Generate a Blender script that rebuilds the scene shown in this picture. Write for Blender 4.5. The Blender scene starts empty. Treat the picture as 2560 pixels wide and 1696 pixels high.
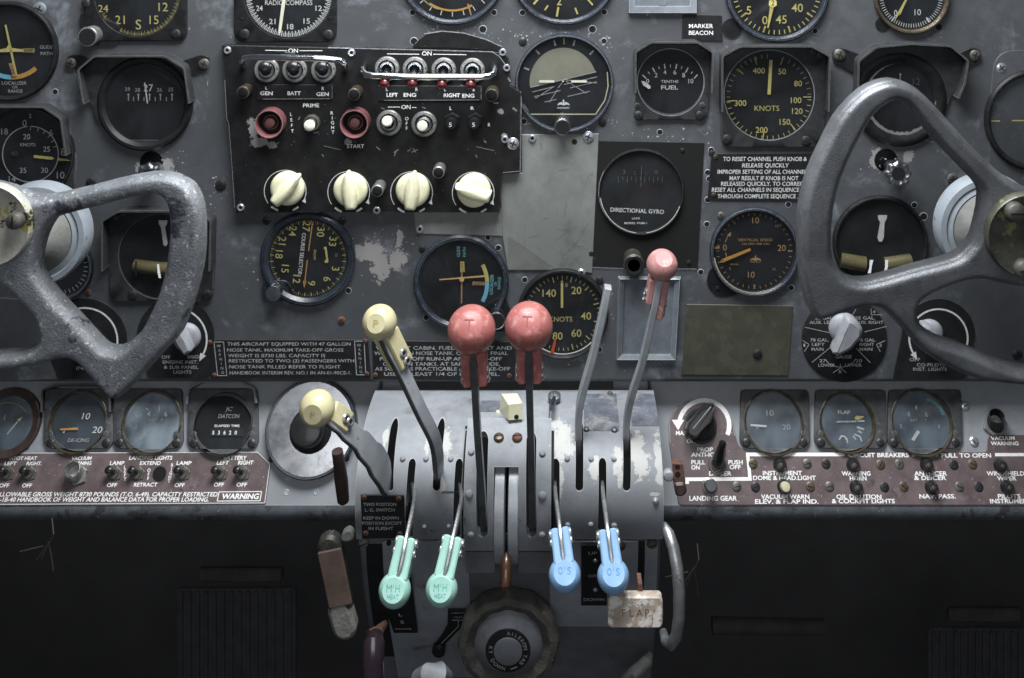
import bpy, bmesh, math, random
from mathutils import Vector as V, Matrix
random.seed(7)
S=bpy.context.scene
COL=S.collection
U=.00034; D=.95; VX,VY=1400,-350
CAM=V(((VX-1280)*U,-D,(848-VY)*U))
sin,cos,pi,rad=math.sin,math.cos,math.pi,math.radians

def P(px,py,y=0.0):
    q=V(((px-1280)*U,0,(848-py)*U)); return CAM+(q-CAM)*((D+y)/D)

class Fr:
    def __init__(s,O,X,Y,N): s.O,s.X,s.Y,s.N=V(O),V(X).normalized(),V(Y).normalized(),V(N).normalized()
    def uv(s,px,py,h=0):
        d=P(px,py)-CAM; t=(h*U-(CAM-s.O).dot(s.N))/d.dot(s.N); p=CAM+d*t-s.O
        return p.dot(s.X),p.dot(s.Y)
    def mat(s,px,py,h=0,z=0,roll=0):
        u,v=s.uv(px,py,h); o=s.O+s.X*u+s.Y*v+s.N*(z*U)
        m=Matrix((s.X,s.Y,s.N)).transposed().to_4x4(); m.translation=o
        return m@Matrix.Rotation(rad(roll),4,'Z')
MAIN=Fr((0,0,0),(1,0,0),(0,0,1),(0,-1,0))
BOXF=Fr((0,-22*U,0),(1,0,0),(0,0,1),(0,-1,0))
A=rad(27)
SUB=Fr(P(1400,958,.022),(1,0,0),(0,sin(A),cos(A)),(0,-cos(A),sin(A)))

# ------------------------------------------------------------ materials
M={}
def nd(t,k,**kw):
    n=t.nodes.new('ShaderNode'+k)
    for a,b in kw.items(): setattr(n,a,b)
    return n
def mth(t,op,a,b=None,cl=False):
    n=nd(t,'Math',operation=op,use_clamp=cl)
    for i,x in enumerate((a,b)):
        if x is None: continue
        if isinstance(x,(int,float)): n.inputs[i].default_value=x
        else: t.links.new(x,n.inputs[i])
    return n.outputs[0]
def noise(t,vec,sc,det=5,rough=.6,dist=0):
    n=nd(t,'TexNoise'); n.inputs['Scale'].default_value=sc; n.inputs['Detail'].default_value=det
    n.inputs['Roughness'].default_value=rough; n.inputs['Distortion'].default_value=dist
    t.links.new(vec,n.inputs['Vector']); return n.outputs[0]
def mixc(t,f,a,b,mode='MIX'):
    n=nd(t,'Mix',data_type='RGBA',blend_type=mode)
    for i,x in ((0,f),(6,a),(7,b)):
        if isinstance(x,(int,float)): n.inputs[i].default_value=x
        elif isinstance(x,tuple): n.inputs[i].default_value=(*x,1)
        else: t.links.new(x,n.inputs[i])
    return n.outputs[2]
def ss(t,x,a,b):
    n=nd(t,'MapRange',interpolation_type='SMOOTHSTEP'); n.inputs[1].default_value=a; n.inputs[2].default_value=b
    t.links.new(x,n.inputs[0]); return n.outputs[0]
def mat(name,col,rough=.5,metal=0,var=.18,sc=90,bump=.15,bsc=900,spots=None,patches=(),pcol=(.5,.5,.48),edge=None,big=0,coat=0,speck=None,streak=None,spec=.5):
    m=bpy.data.materials.new(name); m.use_nodes=True; t=m.node_tree; b=t.nodes['Principled BSDF']
    tc=nd(t,'TexCoord').outputs['Object']
    n1=noise(t,tc,sc,6,.65); f=ss(t,n1,.3,.7)
    c=mixc(t,f,tuple(x*(1-var) for x in col),tuple(min(1,x*(1+var)) for x in col))
    if big:
        n=ss(t,noise(t,tc,9,3,.5),.35,.7); c=mixc(t,n,c,tuple(x*(1-big) for x in col)); 
    r=mth(t,'ADD',mth(t,'MULTIPLY',n1,.3),rough-.15,True)
    if streak:
        mp=nd(t,'Mapping'); mp.inputs['Scale'].default_value=streak[1]; t.links.new(tc,mp.inputs[0])
        k=ss(t,noise(t,mp.outputs[0],streak[2],4,.7),streak[3],streak[3]+.08); c=mixc(t,mth(t,'MULTIPLY',k,streak[4]),c,streak[0])
    if spots:   # (color, scale, threshold, softness)
        for sp in spots:
            k=ss(t,noise(t,tc,sp[1],8,.7,.3),sp[2],sp[2]+sp[3]); c=mixc(t,k,c,sp[0])
    if speck:
        k=ss(t,noise(t,tc,speck[1],2,.5),speck[2],speck[2]+.03); c=mixc(t,k,c,speck[0])
    if patches:
        nn=noise(t,tc,140,8,.75); acc=None
        for (x,y,z,rx,ry,rz) in patches:
            s1=nd(t,'VectorMath',operation='SUBTRACT'); t.links.new(tc,s1.inputs[0]); s1.inputs[1].default_value=(x,y,z)
            s2=nd(t,'VectorMath',operation='DIVIDE'); t.links.new(s1.outputs[0],s2.inputs[0]); s2.inputs[1].default_value=(rx,ry,rz)
            s3=nd(t,'VectorMath',operation='LENGTH'); t.links.new(s2.outputs[0],s3.inputs[0])
            k=mth(t,'LESS_THAN',mth(t,'ADD',s3.outputs['Value'],mth(t,'MULTIPLY',mth(t,'SUBTRACT',nn,.5),4.2)),1.)
            acc=k if acc is None else mth(t,'MAXIMUM',acc,k)
        c=mixc(t,acc,c,pcol)
    if edge:    # (color, radius, noise threshold)
        bv=nd(t,'Bevel',samples=4); bv.inputs[0].default_value=edge[1]
        ge=nd(t,'NewGeometry'); dt=nd(t,'VectorMath',operation='DOT_PRODUCT')
        t.links.new(bv.outputs[0],dt.inputs[0]); t.links.new(ge.outputs['Normal'],dt.inputs[1])
        e=mth(t,'SUBTRACT',1,dt.outputs['Value']); e=mth(t,'GREATER_THAN',mth(t,'ADD',e,mth(t,'MULTIPLY',noise(t,tc,350,6,.7),.35)),edge[2])
        c=mixc(t,e,c,edge[0])
    t.links.new(c,b.inputs['Base Color']); t.links.new(r,b.inputs['Roughness'])
    b.inputs['Metallic'].default_value=metal; b.inputs['Specular IOR Level'].default_value=spec
    if coat: b.inputs['Coat Weight'].default_value=coat; b.inputs['Coat Roughness'].default_value=.15
    if bump:
        bp=nd(t,'Bump'); bp.inputs['Strength'].default_value=bump; bp.inputs['Distance'].default_value=.0006
        t.links.new(noise(t,tc,bsc,4,.6),bp.inputs['Height']); t.links.new(bp.outputs[0],b.inputs['Normal'])
    M[name]=m; return m
def pp(px,py,y,r,org=(0,0,0),ry=None):   # a wear patch centred where the pixel's ray meets depth y
    p=P(px,py,y)-V(org); s=(D+y)/D*U; return (p.x,p.y,p.z,r*s,(ry or r)*s*1.5,(ry or r)*s)

# ------------------------------------------------------------ text
_tc={}
def textmesh(s,bold,sp):
    k=(s,bold,sp)
    if k in _tc: return _tc[k]
    cu=bpy.data.curves.new('t','FONT'); cu.body=s; cu.resolution_u=3; cu.offset=bold; cu.space_character=sp
    o=bpy.data.objects.new('t',cu); me=o.to_mesh()
    r=([tuple(v.co[:2]) for v in me.vertices],[tuple(p.vertices) for p in me.polygons])
    o.to_mesh_clear(); bpy.data.objects.remove(o); bpy.data.curves.remove(cu)
    _tc[k]=r; return r
_h=textmesh('H',0,1)[0]; CH=max(v[1] for v in _h)-min(v[1] for v in _h)

def inset(pts,d):
    n=len(pts); ar=sum(pts[i][0]*pts[(i+1)%n][1]-pts[(i+1)%n][0]*pts[i][1] for i in range(n)); sg=1 if ar>0 else -1
    o=[]
    for i in range(n):
        a,b,c=V(pts[i-1]),V(pts[i]),V(pts[(i+1)%n]); e1=(b-a); e2=(c-b)
        if e1.length<1e-9 or e2.length<1e-9: o.append(tuple(b)); continue
        e1.normalize(); e2.normalize(); n1=V((-e1.y,e1.x)); n2=V((-e2.y,e2.x)); m=n1+n2
        if m.length<1e-6: m=n1
        m.normalize(); k=min(2.,1/max(.3,m.dot(n1))); o.append(tuple(b+m*(d*k*sg)))
    return o
def rrect(x0,y0,x1,y1,r,n=5):
    o=[]
    for cx,cy,a0 in ((x1-r,y0+r,-90),(x1-r,y1-r,0),(x0+r,y1-r,90),(x0+r,y0+r,180)):
        for i in range(n+1): a=rad(a0+90*i/n); o.append((cx+r*cos(a),cy+r*sin(a)))
    return o
def circ(cx,cy,r,n=32,a0=0,a1=360):
    e=0 if a1-a0>=360 else 1
    return [(cx+r*sin(rad(a0+(a1-a0)*i/(n))),cy-r*cos(rad(a0+(a1-a0)*i/(n)))) for i in range(n+e)]
def rpoly(pts,r=8,n=3):     # round the corners of a polygon
    o=[]; N=len(pts)
    for i in range(N):
        a,b,c=V(pts[i-1]),V(pts[i]),V(pts[(i+1)%N]); d1=(a-b); d2=(c-b); q=min(r,d1.length/2.2,d2.length/2.2)
        s=b+d1.normalized()*q; e=b+d2.normalized()*q
        for j in range(n+1):
            t=j/n; o.append(tuple(s*(1-t)**2+b*2*t*(1-t)+e*t*t))
    return o

class MB:
    def __init__(s,T,name,mt,parent=None,smooth=35):
        s.T,s.name,s.mt,s.par,s.sm=T,name,mt,parent,smooth; s.v=[];s.f=[]; s.ob=None
    def m(s,x,y):
        T=s.T; u,v=T.F.uv(x,y,T.h); return u-T.u0,v-T.v0
    def m3(s,x,y,z):
        T=s.T
        if T.F is None: return tuple(P(x,y,z)-T.O)
        u,v=T.F.uv(x,y,z); return u-T.u0,v-T.v0,z*U
    def add(s,vs,fs):
        b=len(s.v); s.v+=[tuple(x) for x in vs]; s.f+=[tuple(b+i for i in f) for f in fs]
    def loft(s,rings,cap0=True,cap1=True,closed=False):
        n=len(rings[0]); vs=[p for r in rings for p in r]; fs=[]
        R=len(rings); 
        for i in range(R if closed else R-1):
            j=(i+1)%R
            for k in range(n): fs.append((i*n+k,i*n+(k+1)%n,j*n+(k+1)%n,j*n+k))
        if not closed:
            if cap0: fs.append(tuple(range(n)))
            if cap1: fs.append(tuple((R-1)*n+k for k in range(n)))
        s.add(vs,fs)
    def prism(s,pts,z0,z1,ch=0):
        q=[s.m(*p) for p in pts]; R=[[(a,b,z0*U) for a,b in q]]
        if ch:
            R.append([(a,b,(z1-ch)*U) for a,b in q]); R.append([(a,b,z1*U) for a,b in inset(q,ch*U)])
        else: R.append([(a,b,z1*U) for a,b in q])
        s.loft(R); return s
    def flat(s,pts,z): s.add([(*s.m(*p),z*U) for p in pts],[tuple(range(len(pts)))]); return s
    def line(s,x0,y0,x1,y1,w,z):
        a,b=V((x0,y0)),V((x1,y1)); d=(b-a).normalized(); n=V((-d.y,d.x))*w/2
        return s.flat([tuple(a+n),tuple(b+n),tuple(b-n),tuple(a-n)],z)
    def pline(s,pts,w,z,closed=False):
        n=len(pts)
        for i in range(n if closed else n-1): a=pts[i];b=pts[(i+1)%n]; s.line(*a,*b,w,z+.01*(i%2))
    def arc(s,cx,cy,r0,r1,a0,a1,z,n=24):
        o=circ(cx,cy,r1,n,a0,a1); i=circ(cx,cy,r0,n,a0,a1)
        m=len(o); vs=[(*s.m(*p),z*U) for p in o+i]; s.add(vs,[(k,k+1,m+k+1,m+k) for k in range(m-1)]); return s
    def ticks(s,cx,cy,r0,r1,a0,a1,n,w,z,skip=()):
        for i in range(n):
            if i in skip: continue
            a=rad(a0+(a1-a0)*i/max(1,n-1)); s.line(cx+r0*sin(a),cy-r0*cos(a),cx+r1*sin(a),cy-r1*cos(a),w,z)
    def wall(s,pts,z0,z1,th):       # open polyline extruded outwards as a thin wall
        q=[V(s.m(*p)) for p in pts]; n=len(q); L=[];R=[]
        for i in range(n):
            d=(q[min(i+1,n-1)]-q[max(i-1,0)]).normalized(); nn=V((-d.y,d.x))*th*U/2; L.append(q[i]+nn); R.append(q[i]-nn)
        rings=[[(L[i].x,L[i].y,z0*U),(R[i].x,R[i].y,z0*U),(R[i].x,R[i].y,z1*U),(L[i].x,L[i].y,z1*U)] for i in range(n)]
        s.loft(rings)
    def lathe(s,cx,cy,prof,n=40,k=1.,wob=0,lobes=0):
        u,v=s.m(cx,cy); rings=[]; kk=s.T.sk
        for r,z in prof:
            rings.append([(u+r*kk*(1+(wob*cos(lobes*2*pi*i/n) if r>.01 else 0))*cos(2*pi*i/n)*k,v+r*kk*(1+(wob*cos(lobes*2*pi*i/n)))*sin(2*pi*i/n),z*U) for i in range(n)])
        s.loft(rings,prof[0][0]>.01 or True,True); return s
    def ringp(s,cx,cy,prof,n=48):    # closed cross-section ring
        u,v=s.m(cx,cy); kk=s.T.sk
        rings=[[(u+r*kk*cos(2*pi*i/n),v+r*kk*sin(2*pi*i/n),z*U) for r,z in prof] for i in range(n)]
        s.loft(rings,closed=True); return s
    def olathe(s,c,ax,prof,n=24):     # lathe round any axis, metres, world coordinates; prof (r, along)
        ax=V(ax).normalized(); t=ax.orthogonal().normalized(); w=ax.cross(t); c=V(c)-s.T.O
        s.loft([[c+ax*z+(t*cos(2*pi*i/n)+w*sin(2*pi*i/n))*r for i in range(n)] for r,z in prof]); return s
    def ball(s,c,ax,r,a0=0,n=28,m=16,sq=1):
        s.olathe(c,ax,[(max(1e-6,r*sin(rad(a0+(180-a0)*i/m))),r*cos(rad(a0+(180-a0)*i/m))*sq) for i in range(m+1)],n)
    def tube(s,pts,rs,n=12,cap=True):   # pts (px,py,z): z in px above the frame, or metres of depth for world things
        q=[V(s.m3(*p)) for p in pts]; s.rawtube(q,[ (r*s.T.sk if s.T.F else r*U*(D+pts[i][2])/D) for i,r in enumerate(rs if isinstance(rs,(list,tuple)) else [rs]*len(pts))],n)
    def rawtube(s,q,rs,n=12):
        up=None; rings=[]
        for i in range(len(q)):
            d=(q[min(i+1,len(q)-1)]-q[max(i-1,0)]).normalized()
            up=d.orthogonal().normalized() if up is None else (up-d*up.dot(d)).normalized()
            w=d.cross(up); rings.append([q[i]+(up*cos(2*pi*k/n)+w*sin(2*pi*k/n))*rs[i] for k in range(n)])
        s.loft(rings)
    def bar(s,pts,w,dp,side=(1,0,0),ch=.0006):   # swept chamfered flat bar, world things; w, dp in metres
        q=[V(s.m3(*p)) for p in pts]; rings=[]
        for i in range(len(q)):
            d=(q[min(i+1,len(q)-1)]-q[max(i-1,0)]).normalized(); sd=V(side[i] if isinstance(side[0],(tuple,list)) else side)
            sd=(sd-d*sd.dot(d)).normalized(); e=d.cross(sd)
            W=(w[i] if isinstance(w,(list,tuple)) else w)/2; E=(dp[i] if isinstance(dp,(list,tuple)) else dp)/2
            rings.append([q[i]+sd*a+e*b for a,b in ((-W+ch,-E),(W-ch,-E),(W,-E+ch),(W,E-ch),(W-ch,E),(-W+ch,E),(-W,E-ch),(-W,-E+ch))])
        s.loft(rings)
    def text(s,st,x,y,cap,w=None,z=4,rot=0,bold=.0,sp=1.,al='c',shear=0):
        vs,fs=textmesh(st,bold,sp)
        if not vs: return
        x0=min(a for a,b in vs);x1=max(a for a,b in vs)
        ky=cap/CH; kx=w/(x1-x0) if w else ky
        ox={'c':(x0+x1)/2,'l':x0,'r':x1}[al]; c,sn=cos(rad(rot)),sin(rad(rot)); u0,v0=s.m(x,y); kk=s.T.sk
        o=[]
        for a,b in vs:
            X=(a-ox)*kx+shear*b*ky; Y=(b-CH/2)*ky; o.append((u0+(X*c-Y*sn)*kk,v0+(X*sn+Y*c)*kk,z*U))
        s.add(o,fs); return s
    def build(s,parent):
        me=bpy.data.meshes.new(s.name); me.from_pydata(s.v,[],s.f); bm=bmesh.new(); bm.from_mesh(me)
        bmesh.ops.remove_doubles(bm,verts=bm.verts,dist=2e-6)
        bmesh.ops.recalc_face_normals(bm,faces=bm.faces); bm.to_mesh(me); bm.free()
        me.polygons.foreach_set('use_smooth',[True]*len(me.polygons)); me.set_sharp_from_angle(angle=rad(s.sm))
        me.materials.append(M[s.mt]); o=bpy.data.objects.new(s.name,me); COL.objects.link(o)
        s.ob=o
        if parent: o.parent=parent
        return o
def props(o,label=None,cat=None,group=None,kind=None):
    for k,v in (('label',label),('category',cat),('group',group),('kind',kind)):
        if v: o[k]=v
class T:
    def __init__(s,name,label,cat,F=None,px=0,py=0,h=0,group=None,kind=None,y=0.):
        s.name,s.F,s.h,s.parts=name,F,h,[]; s.meta=(label,cat,group,kind); s.px,s.py=px,py
        if F:
            s.u0,s.v0=F.uv(px,py,h); a=F.uv(px+5,py,h); s.sk=(a[0]-s.u0)/5; s.mat=F.mat(px,py,h)
        else: s.O=P(px,py,y); s.sk=U; s.mat=Matrix.Translation(s.O)
    def p(s,name,mt,parent=None,smooth=35):
        b=MB(s,name,mt,parent,smooth); s.parts.append(b); return b
    def done(s):
        ps=[b for b in s.parts if b.v]
        if len(ps)==1:
            o=ps[0].build(None); o.name=s.name; o.data.name=s.name
        else:
            o=bpy.data.objects.new(s.name,None); o.empty_display_size=.01; COL.objects.link(o)
            for b in ps: b.build(b.par.ob if b.par else o)
        o.matrix_world=s.mat; props(o,*s.meta); s.o=o; return o
def dup(o,M4,label):
    c=o.copy(); COL.objects.link(c); c.matrix_world=M4; c['label']=label
    for ch in list(o.children):
        d=ch.copy(); COL.objects.link(d); d.parent=c
        for g in list(ch.children):
            e=g.copy(); COL.objects.link(e); e.parent=d
    return c
def pf(F,x,y,ox,oy,r,ry):
    a=F.uv(x,y); b=F.uv(ox,oy); return (a[0]-b[0],a[1]-b[1],0,r*U,ry*U,.02)
WEAR=[pf(MAIN,930,628,1280,848,26,26),pf(MAIN,952,668,1280,848,24,32),pf(MAIN,905,632,1280,848,16,20),pf(MAIN,992,648,1280,848,20,26),pf(MAIN,1000,598,1280,848,8,20),
      pf(MAIN,412,420,1280,848,18,24),pf(MAIN,2190,398,1280,848,14,22),pf(MAIN,2272,392,1280,848,14,16),pf(MAIN,350,418,1280,848,14,14)]
mat('panel_paint',(.072,.077,.084),.52,0,.13,70,.22,700,spots=[((.30,.31,.32),420,.675,.03),((.055,.058,.066),60,.58,.18),((.18,.195,.22),22,.53,.2),((.3,.3,.3),170,.72,.02)],patches=WEAR,pcol=(.27,.26,.255),big=.22,speck=((.4,.42,.44),900,.765))
mat('shelf_paint',(.265,.28,.30),.42,0,.12,60,.15,800,spots=[((.5,.5,.48),260,.66,.04),((.16,.15,.14),45,.62,.15)],big=.15,edge=((.42,.44,.46),.0012,.33))
PEDO=P(1285,1300,0)
PW=[pp(1395,1105,-.06,34,PEDO,ry=40),pp(1420,1120,-.07,20,PEDO,ry=18),pp(1455,1025,-.03,22,PEDO,ry=10),pp(1590,1125,-.07,20,PEDO,ry=34),pp(1600,1160,-.08,22,PEDO,ry=26),
    pp(1488,1178,-.085,13,PEDO,ry=26),pp(1545,1160,-.08,12,PEDO,ry=40),pp(1648,1150,-.08,10,PEDO,ry=50),pp(1113,1110,-.065,13,PEDO,ry=26),pp(1072,1100,-.06,8,PEDO,ry=26),pp(1395,1210,-.09,12,PEDO,ry=40),
    pp(1104,1215,-.09,10,PEDO,ry=14),pp(965,1095,-.06,6,PEDO,ry=20),pp(885,1150,-.08,5,PEDO,ry=30),pp(1640,1235,-.09,16,PEDO,ry=4)]
mat('pedestal_paint',(.25,.262,.282),.56,.0,.16,60,.2,700,spots=[((.13,.13,.128),26,.55,.2),((.09,.088,.085),110,.63,.08),((.42,.42,.4),420,.66,.04)],patches=PW,pcol=(.42,.42,.40),big=.22,streak=((.33,.34,.35),(1,1,14),90,.66,.5),edge=((.40,.40,.385),.0011,.30),spec=.35)
mat('pedestal_low',(.33,.35,.385),.45,0,.16,60,.2,600,spots=[((.08,.08,.08),40,.58,.15)],big=.3)
mat('pedestal_dark',(.15,.158,.172),.5,0,.16,60,.2,600,spots=[((.09,.09,.09),50,.56,.12),((.33,.33,.32),300,.67,.04)],big=.3)
mat('worn_decal',(.10,.11,.135),.6,0,.35,60,.4,500,spots=[((.26,.255,.24),55,.50,.2),((.38,.36,.32),420,.60,.08)])
mat('black_box',(.0105,.0105,.011),.55,0,.3,90,.1,600,edge=((.55,.55,.56),.0005,.31),patches=[pf(BOXF,633,322,900,330,12,26),pf(BOXF,650,352,900,330,20,14),pf(BOXF,682,362,900,330,14,8),pf(BOXF,870,355,900,330,9,7),pf(BOXF,1252,280,900,330,7,7),pf(BOXF,1262,345,900,330,6,10)],pcol=(.25,.24,.24),spec=.2)
mat('gauge_black',(.013,.013,.014),.42,0,.3,120,.3,1200,edge=((.16,.165,.17),.0005,.36),spec=.2)
mat('bezel_blue',(.018,.023,.032),.32,0,.3,120,.2,900,edge=((.30,.33,.37),.0008,.3))
mat('flange_grey',(.055,.057,.06),.5,0,.3,100,.3,900,spots=[((.13,.125,.11),120,.6,.1)],edge=((.22,.22,.21),.0008,.3),spec=.3)
mat('dial_black',(.012,.012,.013),.6,0,.15,100,0,spec=.2)
mat('dial_navy',(.035,.045,.055),.5,0,.2,60,0)
mat('hood_black',(.032,.033,.035),.5,0,.25,100,.3,900,edge=((.2,.2,.19),.001,.28),spec=.2)
mat('ink_white',(.60,.61,.60),.6,0,.15,600,0)
mat('ink_bright',(.88,.88,.86),.6,0,.1,600,0)
mat('ink_grey',(.36,.37,.37),.6,0,.25,400,0)
mat('ink_dim',(.07,.07,.068),.6,0,.25,400,0)
mat('ink_yellow',(.50,.44,.15),.6,0,.12,400,0)
mat('ink_dimyellow',(.3,.25,.09),.6,0,.2,400,0)
mat('ink_orange',(.48,.25,.05),.6,0,.12,400,0)
mat('ink_cyan',(.18,.5,.52),.6,0,.12,400,0)
mat('ink_blue',(.16,.42,.58),.6,0,.12,400,0)
mat('ink_tan',(.38,.24,.10),.6,0,.12,400,0)
mat('ink_red',(.45,.07,.03),.6,0,.12,400,0)
mat('ink_black',(.012,.012,.012),.85,0,.1,400,0,spec=.2)
mat('horizon_card',(.24,.24,.18),.6,0,.15,40,0,big=.3)
mat('fluid',(.075,.065,.032),.3,0,.2,40,0)
mat('placard_black',(.016,.016,.0175),.45,0,.2,100,.1,600,spots=[((.05,.05,.055),200,.62,.1)],edge=((.16,.16,.16),.0004,.34),spec=.2)
mat('placard_brown',(.12,.088,.09),.4,0,.25,45,.12,500,spots=[((.26,.2,.22),30,.58,.2),((.05,.038,.04),60,.6,.1)],speck=((.5,.42,.42),500,.72))
mat('plate_olive',(.052,.052,.036),.5,0,.12,60,.1,800,streak=((.085,.085,.06),(1,1,30),60,.5,.4))
mat('plate_primer_shade',(.125,.13,.12),.5,0,.2,30,.15,600)  # darker primer copy, colours the shadow triangle on the plate
mat('plate_primer',(.185,.197,.187),.45,0,.2,30,.15,600,streak=((.11,.115,.11),(3,.6,1),60,.6,.6),spots=[((.10,.105,.1),14,.56,.12),((.12,.125,.12),35,.63,.12),((.08,.08,.08),300,.69,.03)],big=.25,edge=((.5,.5,.48),.0004,.34))
mat('frame_grey',(.13,.145,.165),.4,0,.15,90,.15,700,edge=((.42,.45,.48),.0008,.3))
mat('ivory',(.74,.72,.50),.38,0,.08,70,.04,800,spots=[((.52,.44,.20),55,.64,.16)],coat=.15)
mat('dull_ivory',(.5,.46,.31),.4,0,.1,90,.1,800)
mat('leather',(.11,.075,.06),.6,0,.2,60,.3,500)
mat('cream',(.80,.79,.66),.4,0,.05,90,.03,800)
mat('yellow_knob',(.50,.455,.27),.42,0,.08,60,.05,900,spots=[((.66,.62,.45),40,.55,.2),((.25,.2,.1),230,.67,.05)])
mat('red_knob',(.34,.11,.10),.48,0,.12,70,.08,900,spots=[((.46,.24,.22),150,.52,.15),((.20,.05,.045),45,.57,.15),((.5,.4,.38),420,.67,.04)])
mat('pink_knob',(.42,.21,.2),.5,0,.16,80,.1,900,spots=[((.35,.10,.10),80,.54,.12),((.68,.45,.42),130,.56,.1)])
mat('mint_knob',(.31,.53,.46),.5,0,.1,60,.1,900,spots=[((.45,.62,.56),60,.54,.2),((.12,.2,.17),260,.68,.05)])
mat('blue_knob',(.22,.38,.60),.5,0,.1,60,.1,900,spots=[((.34,.48,.64),60,.54,.2),((.1,.16,.26),260,.68,.05)])
mat('mint_mark',(.10,.36,.31),.5); mat('blue_mark',(.09,.26,.52),.5); mat('red_mark',(.27,.05,.045),.5); mat('yellow_mark',(.38,.32,.14),.5)
mat('bare_steel',(.42,.43,.44),.38,.75,.2,80,.25,600,spots=[((.16,.15,.14),150,.6,.08)])
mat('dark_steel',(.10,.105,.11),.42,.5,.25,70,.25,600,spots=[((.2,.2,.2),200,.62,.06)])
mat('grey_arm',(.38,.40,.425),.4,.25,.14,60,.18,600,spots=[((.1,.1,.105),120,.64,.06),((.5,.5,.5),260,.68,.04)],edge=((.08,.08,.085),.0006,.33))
mat('chrome',(.78,.8,.84),.1,1,.05,80,0)
mat('satin_chrome',(.55,.57,.6),.24,1,.12,120,.1,900,spots=[((.25,.24,.22),150,.62,.06)])
mat('nut_metal',(.34,.34,.33),.36,.7,.25,200,.2,900,spots=[((.12,.1,.06),200,.56,.1)])
mat('brass_worn',(.10,.082,.055),.42,.5,.3,200,.2,900,spots=[((.07,.05,.03),160,.55,.1)])
mat('rust',(.11,.052,.034),.75,0,.4,200,.5,900,spots=[((.05,.025,.018),150,.55,.1)])
mat('screw_black',(.028,.028,.03),.4,.3,.3,200,.2,900)
mat('screw_grey',(.13,.125,.11),.42,.6,.3,200,.2,900)
mat('screw_bright',(.6,.62,.66),.28,.8,.15,200,.1,900)
mat('cast_alu',(.18,.19,.205),.46,.25,.22,60,1.,800,spots=[((.5,.5,.5),260,.56,.1),((.04,.045,.06),28,.575,.05),((.05,.05,.05),480,.63,.03)])
mat('cast_dark',(.132,.137,.147),.40,.45,.25,40,.5,900,spots=[((.3,.3,.3),260,.63,.06),((.09,.09,.092),22,.54,.2),((.36,.36,.35),90,.70,.05)])
mat('hub_plate',(.40,.39,.34),.45,.1,.2,60,.3,600,spots=[((.34,.30,.10),60,.55,.03),((.025,.025,.02),50,.565,.02)])
mat('hub_plate_dark',(.07,.07,.055),.4,.3,.3,60,.3,600,spots=[((.2,.19,.09),90,.58,.04)])
mat('collar_white',(.25,.28,.31),.42,0,.1,60,.2,600,spots=[((.08,.1,.16),60,.64,.03),((.4,.33,.25),90,.62,.1)])
mat('collar_cloth',(.16,.16,.15),.7,0,.18,60,.5,300,spots=[((.15,.13,.1),50,.6,.1)])
mat('red_ring',(.28,.11,.115),.32,.35,.15,90,.1,900,edge=((.62,.4,.4),.0007,.27))
mat('dark_red',(.10,.04,.04),.45,0,.15,90,.1,900)
mat('red_tip',(.10,.010,.012),.35,0,.1,90,0,coat=.5)
mat('black_plastic',(.018,.018,.019),.32,0,.2,120,.12,900,coat=.3,spec=.2)
mat('grey_knob',(.26,.27,.29),.5,0,.15,90,.2,900)
mat('knurl',(.06,.058,.05),.45,.5,.3,200,.3,900,spots=[((.2,.18,.12),200,.6,.08)])
mat('dark_brown',(.045,.028,.024),.5,0,.3,80,.3,600)
mat('amber',(.075,.034,.016),.25,0,.5,80,.15,600,coat=.6)
mat('purple_grip',(.035,.022,.03),.22,0,.2,60,.05,600,coat=.6)
mat('flap_stone',(.40,.33,.27),.45,0,.2,90,.2,600,spots=[((.70,.66,.62),110,.50,.08),((.22,.15,.10),150,.60,.06)])
mat('cement',(.17,.165,.15),.75,0,.3,150,.9,350,spots=[((.35,.34,.3),300,.62,.06)])
mat('wheel_rubber',(.062,.06,.052),.75,0,.3,90,.9,350,spots=[((.11,.105,.08),260,.56,.1)])
mat('interior',(.02,.02,.021),.8,0,.15,60,0,spec=.2)
mat('footwell_dark',(.05,.05,.051),.9,0,.1,20,0,spec=.2)
mat('lip_paint',(.085,.094,.106),.5,0,.25,60,.3,600,spots=[((.04,.04,.042),50,.52,.1),((.3,.33,.36),160,.64,.05)])
mat('dish_metal',(.66,.67,.7),.22,1,.2,30,0,spots=[((.16,.14,.12),16,.52,.2)])
mat('pedal',(.050,.050,.052),.7,0,.2,60,.1,spec=.2)
mat('pedal_bar',(.056,.049,.049),.7,0,.2,60,.1,spec=.2)
mat('wire',(.028,.024,.016),.7,0,.2,90,0)
def glassmat(name,fac,haze,hcol=(.5,.6,.7),rg=.06):
    m=bpy.data.materials.new(name); m.use_nodes=True; t=m.node_tree; t.nodes.clear()
    out=nd(t,'OutputMaterial'); tr=nd(t,'BsdfTransparent'); gl=nd(t,'BsdfGlossy'); gl.inputs['Roughness'].default_value=rg
    df=nd(t,'BsdfDiffuse'); df.inputs[0].default_value=(*hcol,1)
    fr=nd(t,'Fresnel'); fr.inputs[0].default_value=1.45
    tc=nd(t,'TexCoord').outputs['Object']
    m1=nd(t,'MixShader'); t.links.new(mth(t,'MULTIPLY',ss(t,noise(t,tc,34,3,.55),.25,.75),haze),m1.inputs[0]); t.links.new(tr.outputs[0],m1.inputs[1]); t.links.new(df.outputs[0],m1.inputs[2])
    m2=nd(t,'MixShader'); t.links.new(mth(t,'MULTIPLY',fr.outputs[0],fac),m2.inputs[0]); t.links.new(m1.outputs[0],m2.inputs[1]); t.links.new(gl.outputs[0],m2.inputs[2])
    t.links.new(m2.outputs[0],out.inputs[0]); M[name]=m
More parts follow.
